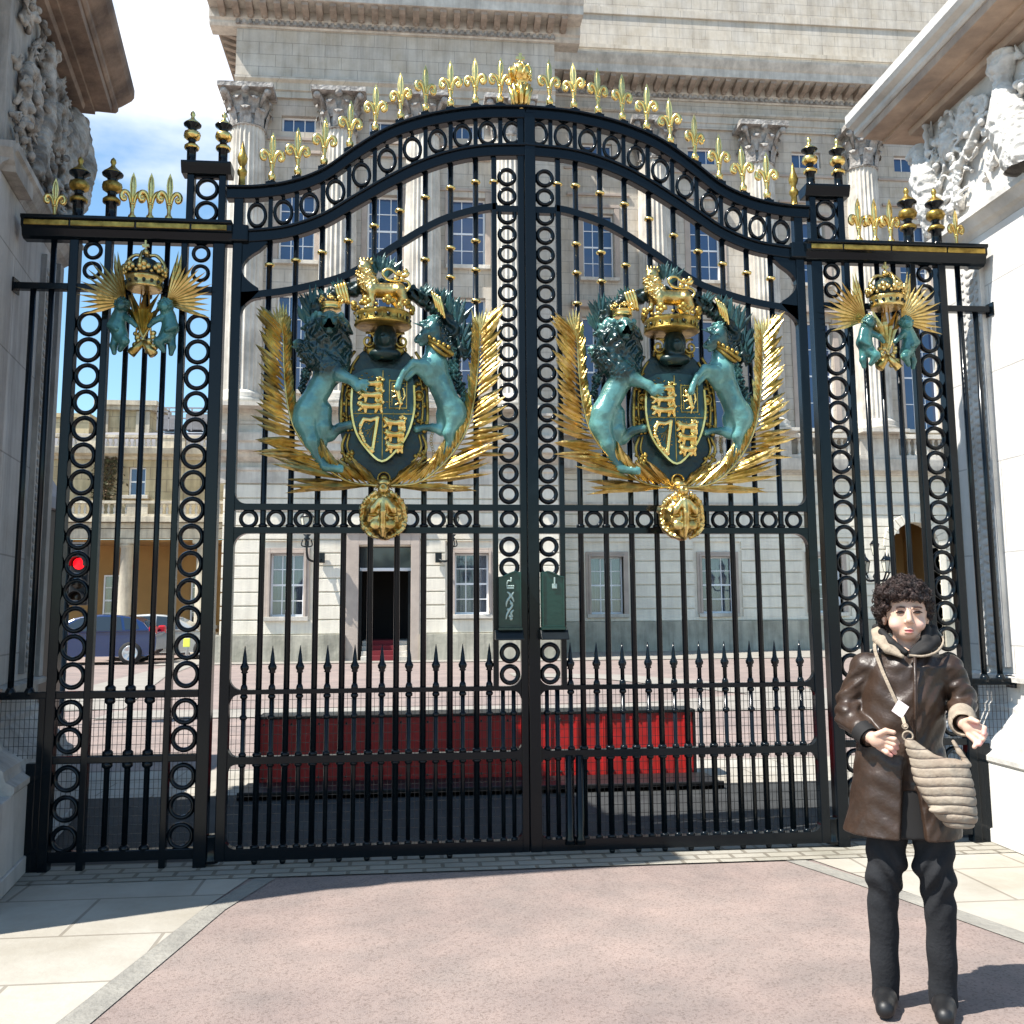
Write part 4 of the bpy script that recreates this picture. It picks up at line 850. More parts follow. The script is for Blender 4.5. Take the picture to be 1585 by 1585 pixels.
def side_screen(sg, label):
    ox = -2.5*sg; root = tag(empty('side_screen', (ox, 0, 0)), label, 'railing', 'iron side screens flanking the gate')
    OFF = (ox, 0, 0); mir = sg < 0; X = lambda x: sg*x-ox
    def bb(m, name, mt=IR, bevel=0): return B(m, name, mt, root, OFF, mir, bevel)
    for x0, x1, d in ((-2.905, -2.848, .04), (-2.692, -2.65, .03), (-2.222, -2.183, .03), (-2.022, -1.945, .045)):
        bb(MB().box(x0, x1, -d, d, .0, 3.84), 'post', bevel=.006)
    bb(MB().box(-3.0, -2.94, -.03, .03, 0, .62).box(-2.945, -2.905, -.03, .03, 0, 1.0), 'foot_post', bevel=.005)
    for x in (-2.544, -2.4267, -2.312):
        m = MB().tube([(x, 0, .06), (x, 0, 3.84)], .0175, 10)
        for z in (.115, .60, .665, .975, 1.045, 3.49): m.lathe([(.018, -.022), (.032, -.010), (.032, .010), (.018, .022)], (x, 0, z), 10)
        bb(m, 'long_bar')
    for x in (-3.01, -3.12):
        m = MB().tube([(x, 0, 1.0), (x, 0, 3.84 if x > -3.1 else 3.55)], .0185, 10); m.lathe([(.03, -.02), (.034, 0), (.02, .03)], (x, 0, 1.03), 10); bb(m, 'long_bar')
    for z0, z1, xa in ((.05, .112, -2.9), (.612, .655, -2.9), (.99, 1.034, -3.2), (3.512, 3.556, -3.225)):
        bb(MB().box(xa, -1.98, -.028, .028, z0, z1), 'rail', bevel=.005)
    m = MB().box(-3.232, -3.222, -.05, .05, 3.49, 3.58).box(-3.20, -3.185, -.05, .05, .97, 1.05); bb(m, 'wall_bracket')
    for cx in (-2.102, -2.77):
        z = 1.034+.09
        while z < 3.45: dup('ring', ME['ring_s'], root, (X(cx), 0, z), scale=(.93, 1, .96) if cx < -2.5 else (.93, 1, .96)); z += .1675
        for z in (.18, .352, .524, .745, .905): dup('ring', ME['ring_s'], root, (X(cx), 0, z), scale=(.93, 1, .93))
        for z in (3.65, 3.78): dup('ring', ME['ring_m'], root, (X(cx), 0, z))
    # lintel: moulded beam with gilt strip
    m = MB().profile_x([(-.10, 3.975), (-.10, 3.955), (-.085, 3.945), (-.085, 3.905), (-.07, 3.895), (-.055, 3.85), (-.03, 3.835), (.03, 3.835), (.055, 3.85), (.085, 3.905), (.10, 3.955), (.10, 3.975)], -3.19, -1.90)
    bb(m, 'lintel', bevel=.003)
    m = MB()
    for x0, x1 in ((-3.17, -2.90), (-2.89, -2.50), (-2.49, -2.16), (-2.15, -1.93)): m.box(x0, x1, -.094, -.082, 3.908, 3.943)
    bb(m, 'gilt_strip', M['goldf'], .004)
    m = MB().box(-1.93, -1.80, -.06, .06, 3.85, 3.965); bb(m, 'hinge_block', bevel=.012)
    # tower over the inner ring column
    m = MB().box(-2.20, -2.155, -.035, .035, 3.975, 4.30).box(-2.0, -1.955, -.035, .035, 3.975, 4.30).box(-2.155, -2.0, -.02, .02, 4.285, 4.30)
    m.profile_x([(-.05, 4.30), (-.07, 4.345), (-.075, 4.365), (-.075, 4.378), (.075, 4.378), (.075, 4.365), (.07, 4.345), (.05, 4.30)], -2.235, -1.92)
    bb(m, 'tower', bevel=.004)
    for z in (4.06, 4.215): dup('ring', ME['ring_s'], root, (X(-2.0775), 0, z), scale=(.88, 1, .88))
    for x in (-2.185, -1.985):
        u = dup('urn_finial', um2, root, (X(x), 0, 4.378)); dup('gilt_bulb', ub2, u, (0, 0, 0))
    for x in (-2.875, -2.672):
        u = dup('urn_finial', um, root, (X(x), 0, 3.975)); dup('gilt_bulb', ub, u, (0, 0, 0))
    for x, zz in ((-2.542, 3.955), (-2.43, 3.955), (-2.313, 3.955), (-3.02, 3.94)):
        dup('fleur_finial', ME['fleur'], root, (X(x), 0, zz+.02), (0, 0, .2), (.88, .88, .98) if x > -3 else (.75, .75, .85))
    # small turned finial on the gate's end
    g = MB().lathe([(.030, 0), (.036, .012), (.024, .024), (.020, .10), (.030, .115), (.033, .135), (.022, .15), (.016, .17), (.030, .20), (.034, .225), (.018, .27), (.012, .30), (.002, .345)], (-1.86, 0, 4.21), 14); bb(g, 'turned_finial', M['goldf'])
    # wire mesh
    m = MB(); x = -2.64
    while x < -2.23: m.box(x-.0013, x+.0013, .032, .0346, .112, .99); x += .0278
    x = -2.84
    while x < -2.70: m.box(x-.0013, x+.0013, .032, .0346, .112, .99); x += .0278
    x = -2.17
    while x < -2.03: m.box(x-.0013, x+.0013, .032, .0346, .112, .99); x += .0278
    x = -3.18
    while x < -2.95: m.box(x-.0013, x+.0013, .032, .0346, .64, .99); x += .0278
    z = .14
    while z < .99: m.box(-2.85 if z < .66 else -3.18, -2.03, .0315, .0352, z-.0013, z+.0013); z += .052
    bb(m, 'wire_mesh', M['mesh'])
    # trophy
    t = empty('trophy_of_arms', (X(-2.405), -.03, 0), parent=root)
    for nm, me in TR: dup(nm, me, t, (0, 0, 0))
    return root
side_screen(1, 'black iron side screen with gilt crown and cherubs, joined to the shaded left pier')
side_screen(-1, 'black iron side screen with gilt crown and cherubs, right behind the woman')

# ------------------------------------------------------------------ ground
def sheet(name, poly, z, m, kind='structure', lab=None):
    me = bpy.data.meshes.new(name); me.from_pydata([(x, y, z) for x, y in poly], [], [tuple(range(len(poly)))]); me.update()
    o = link(name, me, m); 
    if o.data.polygons[0].normal.z < 0: o.data.flip_normals()
    tag(o, lab, None, None, kind); return o
def tarmac(name, c1, c2, c3):
    m = mat(name, c1, .9, 0, .6, 160, .45, 2.2, c2, spec=.2, dist=.006); nt = m.node_tree; b = nt.nodes['Principled BSDF']
    src = b.inputs['Base Color'].links[0].from_socket; t = nt.nodes['Texture Coordinate']
    v = nt.nodes.new('ShaderNodeTexVoronoi'); v.inputs['Scale'].default_value = 110; nt.links.new(t.outputs['Object'], v.inputs['Vector'])
    rp = nt.nodes.new('ShaderNodeValToRGB'); rp.color_ramp.elements[0].color = (*c3, 1); rp.color_ramp.elements[1].color = (1, 1, 1, 1); rp.color_ramp.elements[0].position = .02; rp.color_ramp.elements[1].position = .45
    nt.links.new(v.outputs['Color'], rp.inputs[0]); mm = nt.nodes.new('ShaderNodeMixRGB'); mm.blend_type = 'MULTIPLY'; mm.inputs[0].default_value = .9
    nt.links.new(src, mm.inputs[1]); nt.links.new(rp.outputs[0], mm.inputs[2])
    n3 = nt.nodes.new('ShaderNodeTexNoise'); n3.inputs['Scale'].default_value = .55; n3.inputs['Detail'].default_value = 10; n3.inputs['Roughness'].default_value = .72; n3.inputs['Distortion'].default_value = 1.2; nt.links.new(t.outputs['Object'], n3.inputs['Vector'])
    r3 = nt.nodes.new('ShaderNodeValToRGB'); e = r3.color_ramp.elements; e[0].position = .34; e[0].color = (.76, .76, .78, 1); e[1].position = .60; e[1].color = (1, 1, 1, 1); nt.links.new(n3.outputs[0], r3.inputs[0])
    m3 = nt.nodes.new('ShaderNodeMixRGB'); m3.blend_type = 'MULTIPLY'; m3.inputs[0].default_value = 1; nt.links.new(mm.outputs[0], m3.inputs[1]); nt.links.new(r3.outputs[0], m3.inputs[2])
    v4 = nt.nodes.new('ShaderNodeTexVoronoi'); v4.feature = 'DISTANCE_TO_EDGE'; v4.inputs['Scale'].default_value = .42; nz4 = nt.nodes.new('ShaderNodeTexNoise'); nz4.inputs['Scale'].default_value = 2.5; nz4.inputs['Detail'].default_value = 6; nt.links.new(t.outputs['Object'], nz4.inputs['Vector'])
    mx4 = nt.nodes.new('ShaderNodeMixRGB'); mx4.inputs[0].default_value = .22; nt.links.new(t.outputs['Object'], mx4.inputs[1]); nt.links.new(nz4.outputs['Color'], mx4.inputs[2]); nt.links.new(mx4.outputs[0], v4.inputs['Vector'])
    r4 = nt.nodes.new('ShaderNodeValToRGB'); e = r4.color_ramp.elements; e[0].position = 0; e[0].color = (.45, .45, .46, 1); e[1].position = .006; e[1].color = (1, 1, 1, 1); nt.links.new(v4.outputs['Distance'], r4.inputs[0])
    m4 = nt.nodes.new('ShaderNodeMixRGB'); m4.blend_type = 'MULTIPLY'; m4.inputs[0].default_value = .0; nt.links.new(m3.outputs[0], m4.inputs[1]); nt.links.new(r4.outputs[0], m4.inputs[2]); nt.links.new(m4.outputs[0], b.inputs['Base Color']); return m
M['tar'] = tarmac('pink_tarmac', (.325, .250, .220), (.25, .205, .185), (.62, .60, .58))
M['pave'] = ashlar('pale_slab_paving', (.40, .37, .32), (.37, .345, .30), (.24, .215, .18), .95, .62, .010, 'XY', stain=(.76, .74, .70))
M['sett'] = ashlar('granite_setts', (.34, .315, .265), (.30, .285, .25), (.18, .16, .13), .22, .11, .014, 'XY', stain=(.7, .7, .66), bumpd=.03)
M['band'] = mat('pale_asphalt_band', (.31, .285, .25), .9, 0, .4, 60, .2, 2, spec=.2)
sheet('ground', [(-400, -400), (400, -400), (400, 400), (-400, 400)], -.006, M['tar'])
M['gate_shade'] = mat('gate_shade_ground', (.050, .052, .052), .85, 0, .6, 90, .4, 3, spec=.25, dist=.008)  # shade behind the gate put into a dark ground colour
sheet('gate_threshold', [(-3.6, -.30), (3.4, -.30), (3.4, .12), (-3.6, .12)], .003, M['sett'])
sheet('gate_shade_strip', [(-5.6, .12), (5.4, .12), (5.4, 2.35), (-5.6, 2.35)], -.001, M['gate_shade'])  # dark sheet standing in for the shadow behind the gate
sheet('pavement', [(1.62, -.16), (1.9, -1.08), (2.35, -2.6), (4.0, -9.0), (14, -9), (14, -.16)], -.001, M['pave'])
sheet('pavement', [(-1.62, -.16), (-1.80, -.9), (-2.1, -2.6), (-3.4, -9), (-14, -9), (-14, -.16)], -.001, M['pave'])
M['kerb'] = mat('worn_grey_kerb', (.30, .285, .25), .85, 0, .6, 30, .35, 4, (.20, .19, .17), spec=.25)
sheet('kerb_strip', [(1.50, -.302), (1.62, -.302), (1.9, -1.08), (2.35, -2.6), (4.0, -9.0), (3.86, -9.0), (2.22, -2.6), (1.77, -1.08)], -.0015, M['kerb'])
sheet('kerb_strip', [(-1.50, -.302), (-1.62, -.302), (-1.80, -.9), (-2.1, -2.6), (-3.4, -9), (-3.26, -9), (-1.97, -2.6), (-1.68, -.9)], -.0015, M['kerb'])
sheet('paved_band', [(-30, 2.35), (30, 2.35), (30, 3.75), (-30, 3.75)], .002, M['pave'])
sheet('paved_band', [(-14, 9.5), (-6.4, 12.5), (-6.0, 10.9), (-7.6, 22), (-10.5, 30), (-6.9, 30), (-6.2, 23.4), (-4.3, 8.9), (-14, 7.0)][0:2]+[(-7.3, 15.6), (-7.5, 23.2), (-6.9, 24.4), (-6.4, 18), (-5.2, 10.2), (-14, 7.6)], .006, M['band'])
sheet('paved_band', [(1.6, 17.8), (4.2, 16.6), (6.4, 12.0), (30, 10.6), (30, 7.6), (-5.2, 8.6), (-5.2, 9.8), (2.5, 9.6), (5.2, 11.0), (3.4, 15.4), (1.6, 16.6)], .010, M['band'])
sheet('palace_apron', [(-8, 23.3), (30, 23.3), (30, 29.0), (-8, 29.0)], .014, M['band'])

# ------------------------------------------------------------------ the stone gate piers
def relief(y0, y1, z0, z1, seed, big, x0=0.0, h=.0085):
    r = random.Random(seed); s = Sdf((x0-.03, y0-.02, z0-.02), (x0+.24, y1+.02, z1+.02), h)
    dz = lambda X, Y, Z: .012*np.abs(np.sin(34*Y+2.5*np.sin(17*Z)))*np.abs(np.sin(30*Z+2.5*np.sin(15*Y)))+.005*np.sin(85*(Y+Z)+3*np.sin(30*Y))-.006
    def scroll(cy, cz, rad, turns, st, dirn, t0=.028):
        n = int(10*turns)+6; pts = []; rs = []
        for i in range(n):
            f = i/(n-1); a = st+dirn*turns*6.283*f; rr = rad*(1-f*.85); pts.append((x0+.03+.05*f, cy+rr*math.cos(a), cz+rr*math.sin(a))); rs.append(t0*(1-.5*f))
        s.path(pts, rs, .012, disp=dz); s.ell(pts[-1], .026, .01)
    for (kind, cy, cz, a) in big:
        if kind == 'scroll': scroll(cy, cz, a[0], a[1], a[2], a[3], a[4] if len(a) > 4 else .028)
        if kind == 'ell': s.ell((x0+.02, cy, cz), a, .02, disp=dz)
        if kind == 'face':
            s.ell((x0+.05, cy, cz), (.085, .085, .105), .02); s.ell((x0+.135, cy, cz-.01), (.025, .016, .032), .01)
            for q in (-1, 1): s.ell((x0+.125, cy+q*.036, cz+.018), (.016, .018, .011), .005, op='sub'); s.ell((x0+.06, cy+q*.085, cz+.03), (.05, .035, .07), .02, disp=dz)
            s.ell((x0+.127, cy, cz-.052), (.014, .024, .007), .005, op='sub'); s.ell((x0+.05, cy, cz+.10), (.08, .10, .04), .02, disp=dz)
        if kind == 'path': s.path([(x0+p[2], p[0], p[1]) for p in a[0]], a[1], .02, disp=dz)
    n = int((y1-y0)*(z1-z0)*46)
    for k in range(n):
        cy, cz = r.uniform(y0+.05, y1-.05), r.uniform(z0+.05, z1-.05)
        if r.random() < .5: scroll(cy, cz, r.uniform(.05, .13), r.uniform(.7, 1.5), r.uniform(0, 6), r.choice((-1, 1)), r.uniform(.010, .017))
        else:
            a = r.uniform(0, 3.14); l = r.uniform(.05, .12); [s.cap((x0+.02, cy, cz), (x0+.05, cy+l*math.cos(a+da), cz+l*math.sin(a+da)), .018, .007, .007) for da in (-.6, 0, .6)]
    s.cap((x0-.0, y0+.05, (z0+z1)/2), (x0-.0, y1-.05, (z0+z1)/2), .02, .02, .02)
    return s
M['pier2'] = ashlar('sunlit_pier_stone', (.70, .68, .64), (.68, .66, .63), (.48, .46, .44), 1.6, .62, .006, stain=(.84, .82, .79))  # lighter copy of the pier stone, sunlight put into the colour
M['piert2'] = mat('sunlit_moulded_stone', (.72, .69, .64), .85, 0, .5, 22, .35, 2.0, (.46, .44, .41), spec=.25)  # moulded stone lightened the same way for the sunlit pier
M['soffit2'] = mat('brown_cornice_soffit', (.50, .38, .29), .9, 0, .6, 14, .5, 3, (.27, .21, .17), spec=.2)  # lighter copy of the soffit stone for the sunlit pier
def pier(name, side, loc, rz, yb, zs, zc, ov, cat_label, big, seed, fr_ext, yf=-1.45):
    """side=+1: the opening lies towards +x. profile offsets measured from the inner face"""
    root = tag(empty(name, loc, rz), cat_label, 'gate pier', 'stone piers either side of the gate')
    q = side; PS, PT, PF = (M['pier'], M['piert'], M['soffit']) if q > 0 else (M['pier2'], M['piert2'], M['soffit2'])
    def add(m, nm, mt, bevel=.0):
        return B(m, nm, mt, root, (0, 0, 0), q < 0, bevel)
    bx = lambda m, x0, x1, y0, y1, z0, z1: m.box(x0, x1, y0, y1, z0, z1)
    m = MB(); bx(m, -1.9, .25, -.95, yb+.05, 0, .50); bx(m, -2.2, -.36, yf-.2, -.90, .003, .497); bx(m, -1.9, .265, -.965, yb+.065, 0, .10)
    if q < 0: m = MB(); bx(m, -2.2, .25, yf-.2, yb+.05, 0, .50); bx(m, -2.2, .268, yf-.2, yb+.065, 0, .09)
    add(m, 'plinth', PS, .008)
    m = MB(); pf = [(-.3, .50), (.25, .50), (.262, .515), (.262, .545), (.24, .56), (.215, .575), (.205, .60), (.20, .63), (.165, .66), (.10, .70), (.06, .76), (.03, .80), (.03, .835), (.0, .86), (.0, 1.0), (.05, 1.005), (.055, 1.04), (.0, 1.055), (-.3, 1.055)]
    m.prism(pf, yf if q < 0 else -.45, yb+.03); add(m, 'base_moulding', PT)
    m = MB()
    if q > 0: bx(m, -.42, 0, -.45, yb, 1.055, 4.10); bx(m, -2.2, -.42, yf, yb-.004, .5, 4.10)
    else: bx(m, -2.2, 0, yf, yb, 1.055, 4.10); bx(m, -2.2, -.3, yf+.004, yb-.01, .5, 1.055)
    # sunk panel lines
    add(m, 'shaft', PS, .006)
    ya, yc = (yb-.62, yb-.30); m = MB(); bx(m, 0, .035, ya, ya+.03, 1.1, 4.0); bx(m, 0, .035, yc-.03, yc, 1.1, 4.0); bx(m, 0, .018, ya+.03, yc-.03, 1.1, 4.0)
    z = 1.16
    while z < 3.95:
        m.ball((.018, (ya+yc)/2, z), .03, 8, (.35, 1.8, .9)); m.ball((.018, ya+.075, z+.03), .018, 6, (.5, 1, 1)); m.ball((.018, yc-.075, z+.03), .018, 6, (.5, 1, 1)); z += .06
    bx(m, 0, .03, yb-.12, yb, 1.055, 4.10)
    add(m, 'carved_strip', PT)
    if q > 0:
        m = MB(); m.prism([(-.6, 4.1), (.0, 4.1), (.02, 4.13), (.05, 4.15), (.085, 4.20), (.10, 4.21), (.10, 4.25), (.06, 4.27), (-.6, 4.27)], -.50, yb+.06)
        m.profile_x([(-.44, 4.1), (-.46, 4.13), (-.49, 4.15), (-.54, 4.21), (-.54, 4.25), (-.50, 4.27), (.0, 4.27), (.0, 4.1)], -.42, .08)
        bx(m, -2.2, -.42, yf-.05, yb, 4.1, 4.27)
    else:
        m = MB(); m.prism([(-.6, 4.1), (.0, 4.1), (.02, 4.13), (.05, 4.15), (.085, 4.20), (.10, 4.21), (.10, 4.25), (.06, 4.27), (-.6, 4.27)], yf, yb+.06); bx(m, -2.2, -.42, yf-.05, yb, 4.1, 4.27)
    add(m, 'string_moulding', PT)
    m = MB(); bx(m, -2.2, -.0, yf if q < 0 else -.45, yb, 4.27, zs+.02); 
    if q > 0: bx(m, -2.2, -.42, yf, -.451, 4.27, zs+.02)
    add(m, 'frieze', PT, .004)
    # cornice: soffit, corona, cyma
    o1, o2 = ov
    m = MB(); m.prism([(-2.2, zs), (.06, zs), (.09, zs-.0), (.10, zs+.03), (.10, zs+.05), (-2.2, zs+.05)], yf, yb+.10)
    m.prism([(-2.2, zs+.05), (o1*.55, zs+.05), (o1*.55, zs+.075), (o1, zs+.085), (o1, zs+.15), (-2.2, zs+.15)], yf-.2, yb+o1)
    add(m, 'soffit', PF, .003)
    m = MB(); m.prism([(-2.2, zs+.15), (o1+.01, zs+.15), (o1+.03, zs+.17), (o1+.03, zs+.20), (o1+.05, zs+.21), (o2-.02, zc-.10), (o2, zc-.07), (o2, zc), (-2.2, zc)], yf-.25, yb+o2)
    add(m, 'cornice', PT if q < 0 else PF, .004)
    m = MB(); bx(m, -2.2, -.25, yf, yb-.3, zc, zc+.35); add(m, 'blocking_course', PS, .01)
    s = relief(-.42 if q > 0 else -1.6, fr_ext, 4.30, zs-.02, seed, big)
    me = s.mesh('carved_relief')
    if q < 0:
        co = np.zeros(len(me.vertices)*3); me.vertices.foreach_get('co', co); co[0::3] *= -1; me.vertices.foreach_set('co', co); me.flip_normals(); me.update()
    link('carved_relief', me, M['relief'] if q < 0 else M['reliefd'], root, fix=False)
    return root
M['reliefd'] = mat('shaded_carved_stone', (.50, .47, .43), .9, 0, 1.0, 26, .6, 6, (.15, .135, .12), spec=.2, dist=.02)  # darker copy of the relief stone, shade put into the colour
bigL = [('scroll', .0, 4.75, (.24, 1.3, 1, 1, .04)), ('scroll', .75, 5.0, (.26, 1.4, 2, -1, .045)), ('scroll', .55, 4.55, (.16, 1.2, 0, 1)), ('ell', 1.2, 4.95, (.10, .16, .30)), ('scroll', 1.2, 4.6, (.18, 1.2, 4, 1, .035)), ('path', 0, 0, ([(1.15, 4.35, .04), (1.45, 4.7, .06), (1.62, 5.05, .05), (1.58, 5.4, .04)], [.05, .10, .12, .07])), ('ell', 1.78, 5.20, (.08, .09, .10)), ('ell', 1.42, 5.2, (.12, .16, .24)), ('scroll', 1.5, 4.55, (.12, 1.1, 1, -1)), ('path', 0, 0, ([(.2, 4.4, .05), (.35, 4.8, .06), (.3, 5.3, .05)], [.05, .06, .05]))]
bigR = [('face', -.42, 5.08, 0), ('path', 0, 0, ([(-.62, 4.35, .05), (-.5, 4.65, .08), (-.42, 4.95, .06)], [.16, .14, .06])), ('scroll', .02, 4.93, (.17, 1.25, 3.6, -1, .035)), ('ell', .02, 4.93, (.06, .08, .10)), ('path', 0, 0, ([(-.12, 4.85, .05), (.0, 4.74, .05), (.16, 4.66, .05), (.24, 4.52, .05)], [.03, .035, .03, .02])),
        ('path', 0, 0, ([(.72, 4.98, .05), (.62, 4.75, .05), (.58, 4.5, .05), (.60, 4.35, .05)], [.05, .12, .10, .06])), ('ell', .76, 5.02, (.08, .09, .085)), ('path', 0, 0, ([(.54, 5.15, .08), (.52, 4.4, .08)], [.018, .018])), ('scroll', .3, 4.45, (.12, 1.2, 0, 1)), ('scroll', -.9, 4.7, (.2, 1.3, 1, 1, .04)), ('ell', .33, 4.9, (.06, .10, .12)), ('path', 0, 0, ([(-1.3, 4.35, .04), (-1.2, 4.8, .05), (-1.4, 5.1, .05)], [.07, .09, .06]))]
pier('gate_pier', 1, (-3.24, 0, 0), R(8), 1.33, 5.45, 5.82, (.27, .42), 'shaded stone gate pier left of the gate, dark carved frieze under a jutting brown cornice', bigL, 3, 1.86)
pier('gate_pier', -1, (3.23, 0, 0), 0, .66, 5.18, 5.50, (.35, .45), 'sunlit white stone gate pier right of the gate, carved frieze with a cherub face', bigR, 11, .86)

# ------------------------------------------------------------------ palace
PAL = tag(empty('palace', (0, 24.6, 0)), 'pale stone palace with fluted columns, sash windows and a dark doorway behind the gate', 'palace')
def rects_minus(x0, x1, z0, z1, holes):
    xs = sorted({x0, x1, *[min(max(h[0], x0), x1) for h in holes], *[min(max(h[1], x0), x1) for h in holes]}); zs = sorted({z0, z1, *[min(max(h[2], z0), z1) for h in holes], *[min(max(h[3], z0), z1) for h in holes]}); out = []
    for j in range(len(zs)-1):
        run = None
        for i in range(len(xs)-1):
            cx, cz = (xs[i]+xs[i+1])/2, (zs[j]+zs[j+1])/2
            solid = not any(h[0] < cx < h[1] and h[2] < cz < h[3] for h in holes)
            if solid: run = (run[0], xs[i+1]) if run else (xs[i], xs[i+1])
            if (not solid or i == len(xs)-2) and run: out.append((run[0], run[1], zs[j], zs[j+1])); run = None
    return out
def wall_part(name, parent, mt, x0, x1, z0, z1, y0, y1, holes, off, bevel=0):
    m = MB()
    for a, b, c, d in rects_minus(x0, x1, z0, z1, holes): m.box(a, b, y0, y1, c, d)
    return B(m, name, mt, parent, off, bevel=bevel)
PO = (0, 24.6, 0)
def sash(parent, off, x0, x1, z0, z1, y, nx, nz, curtain=False, surround=.0, blue=True, sill=True, name='window', frame=None):
    m = MB(); f = .055
    m.box(x0, x0+f, y-.03, y+.05, z0, z1).box(x1-f, x1, y-.03, y+.05, z0, z1).box(x0+f, x1-f, y-.03, y+.05, z1-f, z1).box(x0+f, x1-f, y-.03, y+.05, z0, z0+f*1.2)
    for i in range(1, nx): x = x0+(x1-x0)*i/nx; m.box(x-.014, x+.014, y-.012, y+.03, z0+f*1.2, z1-f)
    for i in range(1, nz): z = z0+(z1-z0)*i/nz; g = .03 if i == nz//2 else .014; m.box(x0+f, x1-f, y-.015, y+.028, z-g, z+g)
    w = B(m, name, M['frame'], parent, off)
    m = MB().box(x0+f*.8, x1-f*.8, y+.010, y+.016, z0+f, z1-f*.8); B(m, 'pane', M['paneb'] if blue else M['pane'], w, off)
    if curtain:
        n = 40; v = []; 
        for i in range(n+1):
            x = x0+.03+(x1-x0-.06)*i/n; yy = y+.14+.035*math.sin(i*1.9)+.02*math.sin(i*.7); v += [(x, yy, z0+.02), (x, yy, z1-.02)]
        me = MB(); me.add(v, [(2*i, 2*i+2, 2*i+3, 2*i+1) for i in range(n)], True); B(me, 'curtain', M['curtain'], w, off)
        B(MB().box(x0-.05, x1+.05, y+.25, y+.27, z0-.05, z1+.05), 'room_behind', M['dark'], w, off)
    if surround:
        m = MB(); s = surround; m.box(x0-s, x0, y-.30, y+.06, z0-.0, z1+s).box(x1, x1+s, y-.30, y+.06, z0, z1+s).box(x0, x1, y-.30, y+.06, z1, z1+s)
        m.box(x0-s*.45, x0-.0, y-.335, y-.301, z0, z1+s*.45).box(x1, x1+s*.45, y-.335, y-.301, z0, z1+s*.45).box(x0, x1, y-.335, y-.301, z1, z1+s*.45)
        B(m, 'window_surround', M['pink'], w, off, bevel=.01)
    if sill: B(MB().box(x0-.16, x1+.16, y-.40, y-.02, z0-.13, z0), 'sill', M['stoneg'], w, off, bevel=.012)
    return w
def column_part(parent, off, cx, cy, z0, z1, r, zc0, zc1):
    m = MB(); seg = 48
    m.lathe([(r*1.22, z0), (r*1.22, z0+.16), (r*1.12, z0+.2), (r*1.2, z0+.3), (r*1.06, z0+.38), (r*1.0, z0+.42)], (cx, cy, 0), 32)
    prof = [(r, z0+.40), (r, z0+2), (r*.97, z0+(z1-z0)*.6), (r*.88, z1)]
    m.lathe(prof, (cx, cy, 0), seg, flute=.085, smooth=False)
    m.box(cx-r*1.35, cx+r*1.35, cy-r*1.35, cy+r*1.35, z0-.12, z0)
    c = B(m, 'fluted_column', M['stoneg'], parent, off)
    h = zc1-zc0; g = MB(); g.lathe([(r*.90, 0), (r*.97, .03), (r*.88, .06), (r*.86, h*.5), (r*.98, h*.8), (r*1.1, h*.9)], (cx, cy, zc0), 24)
    for lvl, n, hh, rr in ((.04, 8, .42, 1.0), (.30, 8, .42, 1.06)):
        for k in range(n):
            a = 6.283*(k+(.5 if lvl > .1 else 0))/n; ca, sa = math.cos(a), math.sin(a); w = r*.30
            pts = [(r*.90, 0), (r*.98, hh*h*.6), (r*1.10*rr, hh*h*.95), (r*1.22*rr, hh*h*.85), (r*1.2*rr, hh*h*.72)]
            v = []
            for (rad, zz), ww in zip(pts, (1, 1, .9, .6, .3)): v += [(cx+rad*ca-w*ww*sa, cy+rad*sa+w*ww*ca, zc0+lvl*h+zz), (cx+(rad+.04)*ca, cy+(rad+.04)*sa, zc0+lvl*h+zz), (cx+rad*ca+w*ww*sa, cy+rad*sa-w*ww*ca, zc0+lvl*h+zz)]
            g.add(v, [(3*i+j, 3*i+j+1, 3*i+j+4, 3*i+j+3) for i in range(4) for j in (0, 1)], True)
    for sx in (-1, 1):
        for sy in (-1, 1):
            px, py = cx+sx*r*1.12, cy+sy*r*1.12
            g.ball((px, py, zc0+h*.80), r*.20, 8); g.tube([(cx+sx*r*.7, cy+sy*r*.7, zc0+h*.5), (cx+sx*r*.95, cy+sy*r*.95, zc0+h*.78), (px, py, zc0+h*.86)], [.05, .07, .06], 6)
    g.ball((cx, cy-r*1.2, zc0+h*.86), r*.22, 8)
    g.prism([(cx-r*1.42, zc0+h*.88), (cx+r*1.42, zc0+h*.88), (cx+r*1.42, zc1), (cx-r*1.42, zc1)], cy-r*1.36, cy+r*1.36)
    B(g, 'capital', M['carve'], c, off)
    return c
# left block
hl = [(-5.27, -3.63, 1.22, 3.62), (-2.68, -.45, 0, 3.87), (.34, 1.98, 1.22, 3.62)]
GR = [.80, 1.24, 1.66, 2.07, 2.48, 2.86, 3.25, 3.66, 4.08, 4.50, 4.92, 5.36]
wall_part('ground_floor_wall', PAL, M['rust'], -6.36, 3.86, 0, 5.4, 24.665, 25.3, [(-4.96, -3.94, 1.34, 3.24), (-2.3, -.72, 0, 3.47), (.62, 1.69, 1.36, 3.24)], PO)
m = MB()
for i in range(len(GR)-1):
    for a, b, c, d in rects_minus(-6.4, 3.9, GR[i]+.022, GR[i+1]-.022, hl): m.box(a, b, 24.6, 24.67, c, d)
    m.box(-6.4, -6.34, 24.67, 34, GR[i]+.022, GR[i+1]-.022); m.box(3.84, 3.9, 24.67, 29, GR[i]+.022, GR[i+1]-.022)
B(m, 'rusticated_course', M['rust'], PAL, PO, bevel=.012)
B(MB().box(-6.35, -6.3, 24.7, 34, 0, 21).box(3.80, 3.85, 24.7, 29, 0, 21).box(-6.3, 3.8, 34, 34.1, 0, 21).box(-6.4, 3.9, 25.6, 34, 20.9, 21), 'side_wall', M['stone'], PAL, PO)
